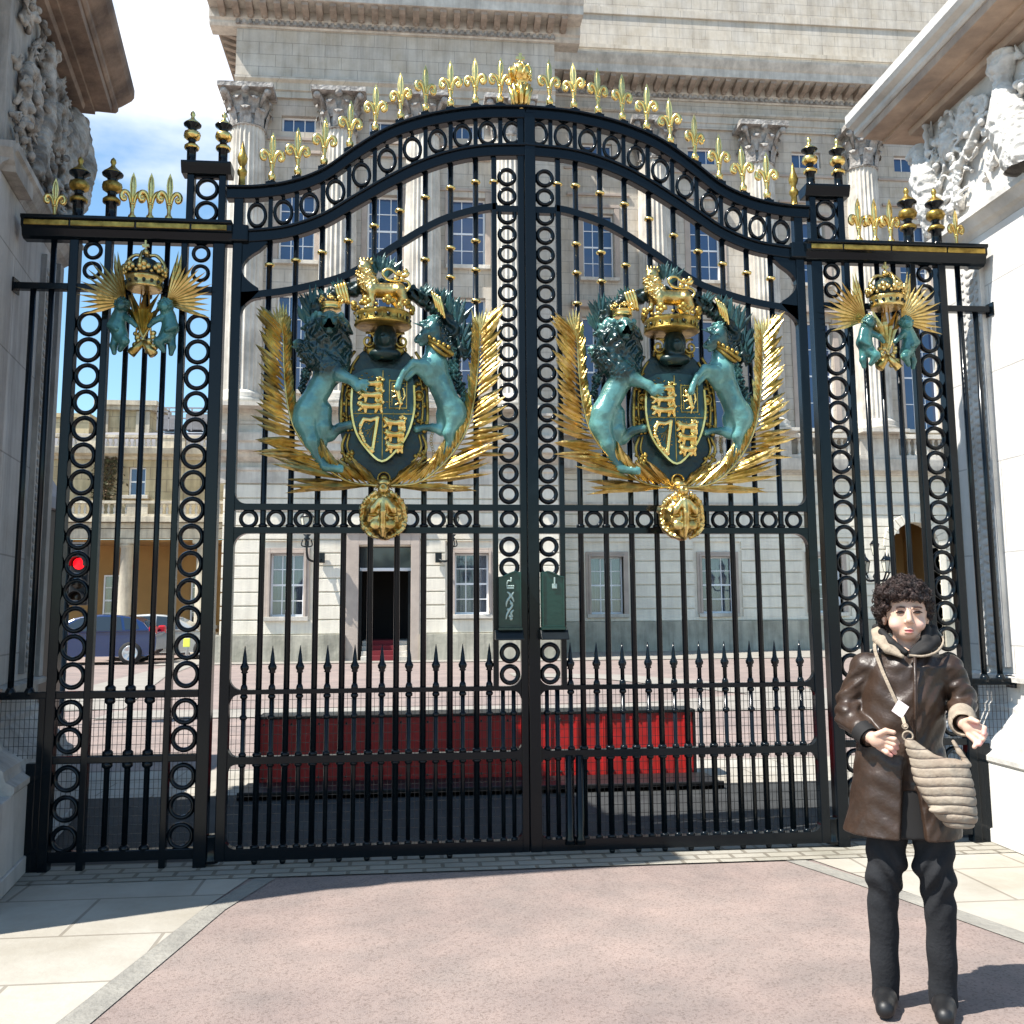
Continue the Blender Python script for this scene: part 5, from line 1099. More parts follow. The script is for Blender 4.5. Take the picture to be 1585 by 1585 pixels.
B(MB().box(-6.3, 3.8, 25.35, 25.4, 5.4, 21).box(-6.3, -2.4, 25.5, 25.55, 0, 5.4).box(-.6, 3.8, 25.5, 25.55, 0, 5.4), 'inner_wall', M['dark'], PAL, PO)
for a_, b_ in ((-6.5, -2.68), (-.45, 3.98)): wall_part('plinth', PAL, M['plinth'], a_, b_, 0, .80, 24.46, 24.66, [], PO, .015)
sash(PAL, PO, -4.95, -3.95, 1.34, 3.24, 24.90, 3, 4, True, .17, False)
sash(PAL, PO, .63, 1.68, 1.37, 3.24, 24.90, 3, 4, True, .17, False)
# doorway
d = B(MB().box(-2.68, -2.3, 24.56, 25.2, 0, 3.87).box(-.72, -.45, 24.56, 25.2, 0, 3.87).box(-2.3, -.72, 24.56, 25.2, 3.5, 3.87).box(-2.72, -.41, 24.50, 24.62, 3.87, 4.0), 'doorway', M['pink'], PAL, PO, bevel=.012)
B(MB().box(-2.3, -.72, 25.1, 25.2, 2.72, 2.82), 'transom', M['frame'], d, PO, bevel=.01)
B(MB().box(-2.3, -.72, 25.12, 25.15, 2.82, 3.5), 'fanlight', M['cglass'], d, PO)
for a_ in (-2.3, -.80): B(MB().box(a_, a_+.08, 25.0, 25.2, 0, 2.72), 'door_jamb', M['iron_old'], d, PO)
B(MB().box(-2.3, -.72, 27.5, 27.6, 0, 3.4).box(-2.4, -2.3, 25.2, 27.5, 0, 3.5).box(-.72, -.62, 25.2, 27.5, 0, 3.5).box(-2.4, -.62, 25.2, 27.6, 3.5, 3.6), 'hallway', M['dark'], d, PO)
for k in range(4): B(MB().box(-2.2-.0, -.82, 24.35+.28*k, 27.5, .0 if k == 0 else .145*k, .145*(k+1)-.004), 'door_step', M['stoneg'], d, PO, bevel=.01)
m = MB()
for k in range(4): m.box(-1.95, -1.07, 24.345+.28*k, 24.35+.28*k, .145*k+.01, .145*(k+1)).box(-1.95, -1.07, 24.345+.28*k, 24.345+.28*(k+1), .145*(k+1), .145*(k+1)+.008)
m.box(-1.95, -1.07, 25.46, 27.4, .58, .588); B(m, 'stair_carpet', M['redc'], d, PO)
# bands and strings above the ground floor
m = MB().profile_x([(24.7, 5.38), (24.56, 5.38), (24.56, 5.74), (24.50, 5.78), (24.50, 5.86), (24.66, 5.88), (24.66, 6.02), (24.58, 6.06), (24.40, 6.18), (24.36, 6.30), (24.12, 6.34), (24.12, 6.56), (24.05, 6.62), (24.02, 6.80), (24.02, 6.86), (24.30, 6.88), (24.30, 7.14), (24.26, 7.16), (24.26, 7.24), (24.32, 7.26), (24.32, 7.5), (24.22, 7.52), (24.22, 7.6), (24.7, 7.6)], -6.85, 3.98)
B(m, 'string_course', M['stoneg'], PAL, PO)
BX = (-4.4, -1.62, 1.04)
uph = []
for x in BX: uph += [(x-.56, x+.56, 8.3, 11.4), (x-.56, x+.56, 12.46, 14.75), (x-.54, x+.54, 16.76, 17.30)]
wall_part('upper_wall', PAL, M['stone'], -6.4, 3.9, 7.6, 21, 24.6, 25.3, uph, PO)
for x in BX:
    sash(PAL, PO, x-.56, x+.56, 12.46, 14.75, 24.86, 3, 4, surround=.0)
    sash(PAL, PO, x-.56, x+.56, 8.3, 11.4, 24.86, 3, 4)
    w = sash(PAL, PO, x-.54, x+.54, 16.76, 17.30, 24.80, 3, 1, name='attic_window', sill=False)
    m = MB().box(x-.72, x+.72, 24.50, 24.62, 16.0, 16.1).box(x-.95, x+.95, 24.55, 24.62, 14.95, 15.05).box(x-.95, x+.95, 24.52, 24.62, 16.45, 16.55).box(x-.74, x-.57, 24.56, 24.62, 12.46, 14.94).box(x+.57, x+.74, 24.56, 24.62, 12.46, 14.94)
    B(m, 'window_moulding', M['pink'], PAL, PO, bevel=.01)
for x in (-5.95, -3.08, -.42, 2.38): column_part(PAL, PO, x, 24.42, 7.72, 16.62, .60, 16.6, 17.86)
def entab(name, x0, x1, yf, zb, zk, ov, ends=(True, True), left_ret=0):
    """architrave, frieze, cornice with modillions"""
    m = MB().profile_x([(yf+.5, zb), (yf-.02, zb), (yf-.02, zb+.22), (yf-.06, zb+.24), (yf-.06, zb+.48), (yf-.16, zb+.56), (yf-.16, zb+.64), (yf, zb+.66), (yf, zk), (yf+.5, zk)], x0, x1)
    e = B(m, 'entablature', M['stone'], PAL, PO)
    m = MB().profile_x([(yf+.5, zk), (yf-.06, zk), (yf-.12, zk+.08), (yf-.12, zk+.16), (yf-.2, zk+.22), (yf-.2, zk+.52), (yf-ov, zk+.54), (yf-ov, zk+.84), (yf-ov-.05, zk+.9), (yf-ov-.16, zk+1.12), (yf-ov-.18, zk+1.2), (yf+.5, zk+1.2)], x0-(ov if ends[0] else 0), x1+(ov if ends[1] else 0))
    B(m, 'cornice', M['stoneg'], e, PO)
    m = MB(); x = x0-(ov*.6 if ends[0] else 0)
    while x < x1+(ov*.6 if ends[1] else 0):
        m.profile_x([(yf-.2, zk+.24), (yf-.3, zk+.26), (yf-.5*ov-.2, zk+.34), (yf-ov+.08, zk+.42), (yf-ov+.06, zk+.54), (yf-.2, zk+.54)], x, x+.20)
        m.ball((x+.1, yf-.26, zk+.28), .09, 6); x += .44
    B(m, 'modillion_course', M['soffitp'], e, PO)
    m = MB().box(x0, x1, yf-.13, yf-.09, zk+.05, zk+.21); x = x0
    while x < x1: m.box(x, x+.11, yf-.19, yf-.10, zk+.06, zk+.20); x += .2
    B(m, 'dentil_course', M['carve'], e, PO)
    m = MB().profile_x([(yf+.3, zk+1.2), (yf-.1, zk+1.2), (yf-.1, zk+1.9), (yf-.16, zk+1.95), (yf-.16, zk+2.1), (yf+.3, zk+2.1)], x0, x1); B(m, 'parapet', M['stone'], e, PO)
    m = MB().box(x0, x1, yf+.3, yf+.9, zk+1.2, zk+5.2).box(x0, x1, yf+.24, yf+.9, zk+3.6, zk+3.9); B(m, 'attic_storey', M['stone'], e, PO)
    return e
M['soffitp'] = mat('brown_modillion_stone', (.40, .33, .27), .9, 0, .6, 20, .4, 3, spec=.2)
e1 = entab('entablature', -6.42, 3.92, 24.52, 17.86, 20.2, .85)
m = MB().prism([(-6.35, 20.2), (-6.60, 20.42), (-6.60, 20.72), (-7.27, 20.74), (-7.27, 21.04), (-7.45, 21.32), (-7.45, 21.4), (-6.3, 21.4)], 24.9, 34.5)
y = 25.1
while y < 34: m.prism([(-6.6, 20.44), (-7.18, 20.62), (-7.2, 20.74), (-6.6, 20.74)], y, y+.2); y += .44
B(m, 'return_cornice', M['soffitp'], e1, PO)
# right recess
YR = 29.0
W1 = [(5.67, 6.85), (9.73, 10.91), (13.8, 14.98)]
GR2 = [1.06, 1.50, 1.92, 2.35, 2.78, 3.2, 3.62, 4.04, 4.46, 4.88, 5.3, 5.72, 6.14, 6.40]
archh = [(16.95, 18.75, 0, 3.75), (17.05, 18.65, 3.74, 4.2), (17.25, 18.45, 4.19, 4.55), (17.5, 18.2, 4.54, 4.8)]
wall_part('ground_floor_wall', PAL, M['rust'], 3.9, 30, 0, 6.5, YR+.065, YR+.7, [(a, b, 1.33, 3.36) for a, b in W1]+[archh[0][:3]+(4.9,)], PO)
m = MB()
for i in range(len(GR2)-1):
    for a, b, c, d in rects_minus(3.9, 30, GR2[i]+.022, GR2[i+1]-.022, [(a-.30, b+.30, 1.2, 3.9) for a, b in W1]+archh): m.box(a, b, YR, YR+.07, c, d)
B(m, 'rusticated_course', M['rust'], PAL, PO, bevel=.012)
for a_, b_ in ((3.98, 16.95), (18.75, 30)): wall_part('plinth', PAL, M['plinth'], a_, b_, 0, 1.06, YR-.14, YR+.06, [], PO, .015)
B(MB().box(3.9, 16.5, YR+.95, YR+1.0, 0, 23).box(19.2, 30, YR+.95, YR+1.0, 0, 23).box(16.5, 19.2, YR+.95, YR+1, 6, 23), 'inner_wall', M['dark'], PAL, PO)
for a, b in W1: sash(PAL, PO, a, b, 1.33, 3.36, YR+.30, 3, 4, True, .18, False)
# arch
m = MB(); 
for k in range(14):
    a0, a1 = math.pi*k/14, math.pi*(k+1)/14; c = (17.85, 3.72)
    m.prism([(c[0]+.9*math.cos(a0), c[1]+.9*math.sin(a0)), (c[0]+1.25*math.cos(a0), c[1]+1.25*math.sin(a0)), (c[0]+1.25*math.cos(a1-.02), c[1]+1.25*math.sin(a1-.02)), (c[0]+.9*math.cos(a1-.02), c[1]+.9*math.sin(a1-.02))], YR-.05, YR+.5)
m.box(16.70, 16.95, YR-.05, YR+.5, 0, 3.7).box(18.75, 19.0, YR-.05, YR+.5, 0, 3.7)
ar = B(m, 'archway', M['rust'], PAL, PO, bevel=.012)
B(MB().box(16.3, 19.4, YR+3.4, YR+3.5, 0, 6).box(16.5, 16.6, YR+.5, YR+3.4, 0, 6).box(19.1, 19.2, YR+.5, YR+3.4, 0, 6).box(16.5, 19.2, YR+.5, YR+3.4, 5.5, 5.6), 'passage', M['brownd'] if 'brownd' in M else M['brown'], ar, PO)
m = MB().profile_x([(YR+.1, 6.36), (YR-.08, 6.36), (YR-.12, 6.42), (YR-.42, 6.50), (YR-.46, 6.66), (YR-.5, 6.88), (YR-.5, 6.92), (YR+.1, 6.92)], 3.9, 30).profile_x([(YR+.05, 5.24), (YR-.06, 5.24), (YR-.06, 5.32), (YR+.05, 5.32)], 3.9, 30)
B(m, 'string_course', M['stoneg'], PAL, PO)
# balustrade
m = MB().box(3.95, 30, YR-.46, YR-.16, 6.925, 7.06).box(3.95, 30, YR-.48, YR-.14, 7.68, 7.84)
xs_ = (8.25, 12.35, 16.45, 20.5)
for x in xs_: m.box(x-.75, x+.75, YR-.45, YR-.17, 7.06, 7.68)
bal = B(m, 'balustrade', M['stoneg'], PAL, PO, bevel=.012)
mb = MB().lathe([(.075, 0), (.075, .04), (.04, .07), (.075, .2), (.08, .27), (.045, .42), (.035, .5), (.07, .56), (.07, .62)], seg=10).mesh('baluster'); fixn(mb); mb.materials.append(M['stoneg'])
x = 9.2; nb = 0
while x < 23.5:
    if all(abs(x-c) > .85 for c in xs_): dup('baluster', mb, bal, (x, YR-.31-24.6, 7.06)); nb += 1
    x += .235
ur = []
U1 = [(5.6, 6.75), (9.68, 10.83), (13.78, 14.93), (17.9, 19.05)]
for a, b in U1: ur += [(a-.0, b+.0, 13.68, 16.2), (a-.1, b+.1, 8.1, 12.2), (a+.0, b-.0, 18.3, 18.95)]
wall_part('upper_wall', PAL, M['stone'], 3.9, 30, 6.93, 23, YR, YR+.7, ur, PO)
for a, b in U1:
    sash(PAL, PO, a, b, 13.68, 16.2, YR+.25, 3, 4); sash(PAL, PO, a-.1, b+.1, 8.1, 12.2, YR+.25, 3, 4); sash(PAL, PO, a, b, 18.3, 18.95, YR+.2, 3, 1, sill=False, name='attic_window')
    m = MB().box(a-.22, a-.02, YR-.04, YR+.02, 13.6, 16.4).box(b+.02, b+.22, YR-.04, YR+.02, 13.6, 16.4).box(a-.22, b+.22, YR-.05, YR+.02, 16.4, 16.52).box(a-.6, b+.6, YR-.09, YR+.02, 16.86, 16.96).box(a-.7, b+.7, YR-.06, YR+.02, 17.9, 18.0)
    m.box(a-.34, a-.12, YR-.05, YR+.02, 8.0, 12.35).box(b+.12, b+.34, YR-.05, YR+.02, 8.0, 12.35).box(a-.5, b+.5, YR-.28, YR+.02, 12.5, 12.75)
    B(m, 'window_moulding', M['pink'], PAL, PO, bevel=.01)
for x in (8.28, 12.38, 16.48, 20.6): column_part(PAL, PO, x, YR-.12, 7.96, 18.16, .66, 18.14, 19.66)
entab('entablature', 3.92, 30, YR-.08, 19.66, 20.75, .95, (False, True))

# wall lamps either side of the door
def wall_lamp(x, q, label):
    o = tag(empty('wall_lamp', (x, 24.55, 3.0)), label, 'wall lamp', 'lanterns bracketed beside the palace door')
    B(MB().box(-.10, .10, -.10, .0, -.05, .25), 'bracket_plate', M['iron_old'], o, bevel=.01)
    pts = smooth_curve([(0, -.08, .05), (q*.18, -.25, -.02), (q*.36, -.42, .06), (q*.40, -.50, .30), (q*.40, -.50, .62)], 16)
    m = MB().tube(pts, .035, 8); m.lathe([(.05, .58), (.10, .66), (.05, .7), (.12, .78)], (q*.4, -.5, 0), 10)
    for k in range(4):
        a = 1.57*k+.4; m.tube(smooth_curve([(q*.4, -.5, .40), (q*.4+.16*math.cos(a), -.5+.16*math.sin(a), .45), (q*.4+.13*math.cos(a), -.5+.13*math.sin(a), .62)], 8), .018, 6)
    B(m, 'lamp_arm', M['iron_old'], o)
    g = B(MB().lathe([(.12, .80), (.20, 1.28), (.05, 1.34)], (q*.4, -.5, 0), 6, smooth=False), 'lantern_glass', M['lantern'], o)
    m = MB().lathe([(.22, 1.28), (.20, 1.33), (.08, 1.46), (.03, 1.50), (.05, 1.56), (.001, 1.66)], (q*.4, -.5, 0), 6)
    for k in range(6): a = 6.283*k/6; m.tube([(q*.4+.12*math.cos(a), -.5+.12*math.sin(a), .8), (q*.4+.205*math.cos(a), -.5+.205*math.sin(a), 1.29)], .012, 5)
    B(m, 'lantern_frame', M['iron_old'], o)
wall_lamp(-3.42, -1, 'black bracket lantern on the palace wall between the left window and the doorway')
wall_lamp(.12, 1, 'black bracket lantern on the palace wall between the doorway and the right window')
# lamp standard in the courtyard
o = tag(empty('lamp_standard', (12.9, 22.0, 0)), 'black lamp standard with several lanterns in the courtyard, seen above the woman', 'street lamp')
B(MB().lathe([(.30, 0), (.30, .2), (.2, .3), (.16, .5), (.10, .7), (.07, 1.4), (.06, 2.3), (.10, 2.4), (.05, 2.5), (.05, 3.0)], seg=14), 'lamp_post', M['iron'], o)
m = MB()
for k in range(4):
    a = 1.57*k+.2; m.tube(smooth_curve([(0, 0, 2.3), (.3*math.cos(a), .3*math.sin(a), 2.28), (.46*math.cos(a), .46*math.sin(a), 2.5)], 8), .03, 6)
B(m, 'lamp_arm', M['iron'], o)
for k in range(5):
    a = 1.57*k+.2; x, y, z = (.46*math.cos(a), .46*math.sin(a), 2.5) if k < 4 else (0, 0, 3.0)
    l = B(MB().lathe([(.07, .03), (.13, .34), (.02, .38)], (x, y, z), 6, smooth=False), 'lantern', M['lantern'], o)
    m = MB().lathe([(.05, 0), (.09, .03)], (x, y, z), 6).lathe([(.16, .34), (.13, .38), (.03, .50), (.001, .62)], (x, y, z), 6)
    for j in range(6): t = 6.283*j/6; m.tube([(x+.07*math.cos(t), y+.07*math.sin(t), z+.03), (x+.135*math.cos(t), y+.135*math.sin(t), z+.35)], .008, 4)
    B(m, 'lantern_frame', M['iron'], l)

# ------------------------------------------------------------------ ochre side wing
WG = tag(empty('palace_wing', (-11, 30, 0)), 'ochre stone side wing with a columned loggia and balustrades, seen through the left screen', 'building'); WO = (-11, 30, 0)
m = MB().box(-20, -6.6, 30, 30.5, 4.08, 4.42).box(-20, -6.6, 29.95, 30.5, 4.44, 4.62).box(-20, -6.6, 29.72, 30.5, 4.64, 4.84); B(m, 'loggia_entablature', M['wingt'], WG, WO, bevel=.01)
B(MB().box(-20, -6.6, 33, 33.1, 0, 4.1).box(-20, -6.6, 30.5, 33, 4.0, 4.07), 'loggia_wall', M['brown'], WG, WO)
for a in (-12.2, -9.0): sash(WG, WO, a, a+.9, 1.0, 2.9, 32.9, 2, 4, blue=False, curtain=True)
for x in (-13.3, -10.68, -8.06):
    c = B(MB().lathe([(.34, 0), (.34, .12), (.28, .2), (.26, .28), (.25, 2.4), (.22, 3.75), (.26, 3.8), (.30, 3.9)], (x, 30.25, 0), 24).box(x-.33, x+.33, 29.95, 30.55, 3.9, 4.06), 'loggia_column', M['wingt'], WG, WO)
m = MB().box(-20, -6.6, 29.85, 30.1, 4.845, 4.93).box(-20, -6.6, 29.83, 30.12, 5.30, 5.40)
for x in (-14.6, -10.3, -7.0): m.box(x-.35, x+.35, 29.86, 30.09, 4.93, 5.30)
bl = B(m, 'balustrade', M['wingt'], WG, WO)
x = -13.9
while x < -6.7:
    if all(abs(x-c) > .4 for c in (-14.6, -10.3, -7.0)): dup('baluster', mb, bl, (x-WO[0], 29.975-WO[1], 4.93), scale=(.75, .75, .6))
    x += .2
wall_part('upper_wall', WG, M['wing'], -20, -6.6, 4.7, 7.2, 31, 31.4, [(-10.95, -10.35, 5.7, 6.75)], WO)
sash(WG, WO, -10.95, -10.35, 5.7, 6.75, 31.15, 2, 2, blue=True, sill=True)
B(MB().profile_x([(31.2, 7.0), (30.9, 7.02), (30.85, 7.12), (30.6, 7.2), (30.55, 7.4), (31.2, 7.4)], -20, -6.6), 'roof_cornice', M['wingt'], WG, WO)
m = MB().box(-20, -6.6, 30.75, 31.0, 7.4, 7.48).box(-20, -6.6, 30.73, 31.02, 7.80, 7.90)
for x in (-12.3, -9.4): m.box(x-.45, x+.45, 30.76, 30.99, 7.48, 7.8)
bl = B(m, 'balustrade', M['wingt'], WG, WO)
x = -13.8
while x < -6.7:
    if all(abs(x-c) > .5 for c in (-12.3, -9.4)): dup('baluster', mb, bl, (x-WO[0], 30.875-WO[1], 7.48), scale=(.7, .7, .52))
    x += .19
B(MB().profile_x([(31.2, 7.4), (31.4, 8.0), (33.5, 8.5), (33.5, 7.4)], -20, -6.6), 'lead_roof', M['slate'], WG, WO)
t = B(MB().box(-12.6, -10.75, 33, 35, 7.4, 9.25), 'roof_pavilion', M['wing'], WG, WO)
m = MB().box(-12.75, -10.6, 32.85, 35.1, 9.25, 9.42).box(-12.85, -10.5, 32.75, 35.2, 9.42, 9.60)
for x in (-12.5, -11.9, -11.3, -10.95): m.box(x, x+.16, 32.93, 33.0, 8.2, 9.2)
B(m, 'pavilion_cornice', M['wingt'], t, WO)
B(MB().box(-15.5, -12.75, 32, 34, 7.4, 8.75).box(-15.6, -12.7, 31.9, 34, 8.75, 8.9), 'chimney_stack', M['wing'], WG, WO)
m = MB()
for x in np.arange(-10.3, -7.4, .42): m.box(x, x+.05, 32, 32.05, 8.3, 9.15)
for z in (8.75, 9.0, 9.15): m.box(-10.3, -7.4, 32, 32.04, z, z+.05)
m.box(-10.2, -9.6, 32.3, 32.9, 8.4, 8.95).box(-9.3, -8.4, 32.3, 32.9, 8.4, 9.0); B(m, 'roof_plant_and_railing', M['slate'], WG, WO)
cl = MB().tube([(-11.75, 30.98, 5.4), (-11.7, 30.95, 6.3), (-11.8, 30.96, 7.1)], .03, 6)
for k in range(420):
    x, z = -11.75+random.gauss(0, .22), random.uniform(5.4, 7.1); x += .1*math.sin(z*3); a = random.uniform(0, 6.28); s_ = random.uniform(.04, .09); y_ = 30.95-random.random()*.12
    cl.add([(x-s_*math.cos(a), y_, z-s_*math.sin(a)), (x+s_*math.sin(a)*.6, y_-.04, z-s_*math.cos(a)*.6), (x+s_*math.cos(a), y_-.02, z+s_*math.sin(a)), (x-s_*math.sin(a)*.6, y_+.03, z+s_*math.cos(a)*.6)], [(0, 1, 2, 3)])
tag(B(cl, 'wall_climber', M['bush']), 'reddish dark climbing plant on the ochre wing wall above its lower balustrade', 'climbing plant')

# ------------------------------------------------------------------ courtyard things
o = tag(empty('road_blocker', (-.12, 2.7, 0)), 'raised red road blocker plate on a black base just behind the gate', 'road blocker')
B(MB().box(-1.91, 1.91, -.03, .03, .04, .575), 'blocker_plate', M['red'], o, bevel=.006)
m = MB()
for k in range(16): x = -1.85+k*.2453; m.box(x-.012, x+.012, -.045, -.031, .05, .55)
B(m, 'plate_rib', M['red'], o)
m = MB()
for k in range(17):
    for z in (.08, .53): m.lathe([(.011, 0), (.011, .006), (.006, .010)], (0, 0, 0), 8) if False else m.ball((-1.88+k*.235, -.034, z), .011, 8)
B(m, 'bolt_head', M['iron_old'], o)
B(MB().box(-1.92, 1.92, -.05, .30, .576, .60).box(-1.93, -1.911, -.05, .3, .0, .60).box(1.911, 1.93, -.05, .3, 0, .60), 'steel_edge', M['redk'] if 'redk' in M else M['iron_old'], o)
B(MB().box(-2.0, 2.0, -.62, -.055, .004, .05).box(-2.0, 2.0, -.62, -.60, .004, .065).box(-1.9, 1.9, .32, 1.6, .004, .02), 'base_frame', M['black'], o, bevel=.005)

def car(name, x, y, rz, paint, label, estate=False, L_=4.05):
    o = tag(empty(name, (x, y, 0), rz), label, 'car'); w = .86      # points along -x
    lower = [(-2.02, .38), (-2.0, .62), (-1.82, .76), (-1.1, .90), (1.75, .97), (1.98, .92), (2.02, .70), (2.0, .40), (1.75, .24), (-1.8, .24)]
    m = MB(); n = len(lower); v = []
    for yy, sc in ((-w, .97), (-w-.03, 1.0), (w+.03, 1.0), (w, .97)):
        v += [(a, yy, .24+(b-.24)*sc) for a, b in lower]
    f = [tuple(range(n)), tuple(range(4*n-1, 3*n-1, -1))]+[(k*n+i, (k+1)*n+i, (k+1)*n+(i+1) % n, k*n+(i+1) % n) for k in range(3) for i in range(n)]
    m.add(v, f); B(m, 'body', paint, o, bevel=.05)
    roof = [(-1.15, .90), (-.75, 1.14), (-.35, 1.34), (.0, 1.42), (.45, 1.45), (.95, 1.42), (1.35, 1.34), (1.62, 1.20), (1.84, .95)]
    def house(pts, wi, wt, z0=.90, z1=1.46):
        v = []; 
        for q in (-1, 1): v += [(a, q*(wi-(wi-wt)*(b-z0)/(z1-z0)), b) for a, b in pts]
        k = len(pts); return v, [tuple(range(k)), tuple(range(2*k-1, k-1, -1))]+[(i, i+k, (i+1) % k+k, (i+1) % k) for i in range(k)]
    B(MB().add(*house(roof, w-.01, w-.22)), 'cabin', paint, o, bevel=.05)
    for q in (-1, 1):
        for pts in ([(-.72, .97), (-.16, 1.35), (.22, 1.38), (.22, .97)], [(.30, .97), (.30, 1.38), (.95, 1.37), (1.05, .98)], [(1.12, 1.0), (1.03, 1.36), (1.38, 1.30), (1.52, 1.02)]):
            y0 = lambda b: q*(w-.01-.21*(b-.90)/.56+.006)
            m = MB(); m.add([(a, y0(b), b) for a, b in pts]+[(a, y0(b)-q*.02, b) for a, b in pts], [(0, 1, 2, 3), (7, 6, 5, 4), (0, 4, 5, 1), (1, 5, 6, 2), (2, 6, 7, 3), (3, 7, 4, 0)]); B(m, 'side_window', M['cglass'], o)
        B(MB().box(1.78, 1.99, q*.70-.13, q*.70+.13, .82, 1.10), 'tail_light', M['taill'], o, bevel=.05)
        B(MB().box(-1.98, -1.70, q*.66-.16, q*.66+.16, .62, .78), 'headlight', M['lantern'], o, bevel=.04)
        for wx in (-1.28, 1.30):
            t = B(MB().lathe([(.20, -.10), (.31, -.10), (.325, -.07), (.325, .07), (.31, .10), (.20, .10)], seg=28), 'wheel', M['tyre'], o, loc=(wx, q*.80, .325), rot=(R(90), 0, 0))
            g = MB().lathe([(.222, -.100), (.212, -.112), (.19, -.104), (.05, -.106), (.05, .106), (.19, .104), (.212, .112), (.222, .100)], seg=24)
            for k in range(5): g.box(-.03, .03, .03, .20, -.118, .118, Matrix.Rotation(6.283*k/5, 4, 'Z'))
            B(g, 'rim', M['rim'], t)
    B(MB().add([(1.64, -.6, 1.26), (1.64, .6, 1.26), (1.86, .66, .99), (1.86, -.66, .99), (1.60, -.6, 1.25), (1.60, .6, 1.25), (1.8, .66, .98), (1.8, -.66, .98)], [(0, 1, 2, 3), (7, 6, 5, 4), (0, 4, 5, 1), (1, 5, 6, 2), (2, 6, 7, 3), (3, 7, 4, 0)]), 'rear_window', M['cglass'], o)
    return o
_c = car('parked_car', -10.16, 24.9, R(3), M['blue'], 'dark blue hatchback parked before the loggia, red tail light showing')
car('parked_car', -8.55, 27.4, R(183), M['silver'], 'silver car parked behind the tail of the blue hatchback')
# traffic signal showing red
o = tag(empty('traffic_signal', (-5.43, 8.0, 0)), 'black traffic signal showing red, seen through the left screen rings', 'traffic light')
B(MB().lathe([(.09, 0), (.09, .05), (.045, .08), (.045, 2.45), (.05, 2.5)], seg=14), 'signal_pole', M['iron'], o)
h_ = B(MB().box(.05, .30, -.10, .10, 1.60, 2.46).box(.0, .06, -.03, .03, 1.75, 1.80).box(.0, .06, -.03, .03, 2.25, 2.30), 'signal_head', M['black'], o, bevel=.02)
for z, mt, nm in ((2.165, M['redl'], 'lit_red_lens'), (1.90, M['sigd'], 'amber_lens'), (1.70, M['sigd'], 'green_lens')):
    B(MB().lathe([(.001, -.012), (.05, -.010), (.088, 0), (.088, .02)], seg=20), nm, mt, h_, loc=(.175, -.10, z), rot=(R(90), 0, 0)) if False else link(nm, MB().ball((.175, -.103, z), .078, 16, (1, .22, 1)).mesh(nm), mt, h_)
    v = MB(); n = 14
    for k in range(n):
        a0, a1 = R(-20+220*k/n), R(-20+220*(k+1)/n)
        P = lambda a, r, y: (.175+r*math.cos(a), y, z+r*math.sin(a))
        v.add([P(a0, .092, -.10), P(a1, .092, -.10), P(a1, .092, -.24), P(a0, .092, -.24), P(a0, .100, -.10), P(a1, .100, -.10), P(a1, .100, -.24), P(a0, .100, -.24)], [(0, 1, 2, 3), (7, 6, 5, 4), (3, 2, 6, 7)])
    B(v, 'visor', M['black'], h_)
# guard hut, made longer behind the pier to shade the road blocker
o = tag(empty('guard_hut', (-5.2, 2.7, 0)), 'black guard hut with a grey sloped roof behind the left pier', 'guard hut')
B(MB().box(-1.3, .96, -1.4, 1.3, 0, 2.5), 'hut_wall', M['black'], o, bevel=.01)
B(MB().prism([(-1.4, 2.5), (1.02, 2.5), (1.0, 2.62), (.72, 3.05), (.45, 3.3), (-.9, 3.3), (-1.4, 2.62)], -1.45, 1.36), 'hut_roof', M['slate'], o, bevel=.01)
B(MB().box(.3, .8, -1.42, -1.402, .05, 2.0), 'hut_door', M['iron_old'], o)
o = tag(empty('marker_post', (-7.02, 23.2, 0)), 'small post with a yellow reflective sign at the palace corner', 'marker post')
B(MB().lathe([(.05, 0), (.05, .62), (.03, .66)], seg=10), 'post', M['silver'], o); B(MB().box(-.10, .09, -.07, -.05, .52, .76), 'yellow_sign', M['yellow'], o, bevel=.01)

# ------------------------------------------------------------------ the woman
def leather():
    m = mat('dark_brown_leather', (.048, .027, .017), .42, 0, .5, 9, .5, 5, (.022, .013, .009), spec=.42, dist=.03, detail=4); nt = m.node_tree
    b = nt.nodes['Principled BSDF']; t = nt.nodes['Texture Coordinate']; bp = nt.nodes['Bump']
    n = nt.nodes.new('ShaderNodeTexNoise'); n.inputs['Scale'].default_value = 120; nt.links.new(t.outputs['Object'], n.inputs['Vector'])
    b2 = nt.nodes.new('ShaderNodeBump'); b2.inputs['Strength'].default_value = .25; b2.inputs['Distance'].default_value = .002; nt.links.new(n.outputs[0], b2.inputs['Height']); nt.links.new(bp.outputs[0], b2.inputs['Normal']); nt.links.new(b2.outputs[0], b.inputs['Normal'])
    return m
M['leather'] = leather(); M['eye'] = mat('dark_eye', (.025, .014, .010), .12, spec=.7); M['brow'] = mat('dark_brow', (.05, .025, .02), .8)
def skin():
    m = bpy.data.materials.new('skin'); m.use_nodes = True; nt = m.node_tree; b = nt.nodes['Principled BSDF']; a = nt.nodes.new('ShaderNodeVertexColor'); a.layer_name = 'tint'
    nt.links.new(a.outputs[0], b.inputs['Base Color']); b.inputs['Roughness'].default_value = .55; b.inputs['Subsurface Weight'].default_value = .06; b.inputs['Subsurface Radius'].default_value = (.01, .004, .002); b.inputs['Subsurface Scale'].default_value = .1
    return m
M['skin'] = skin()
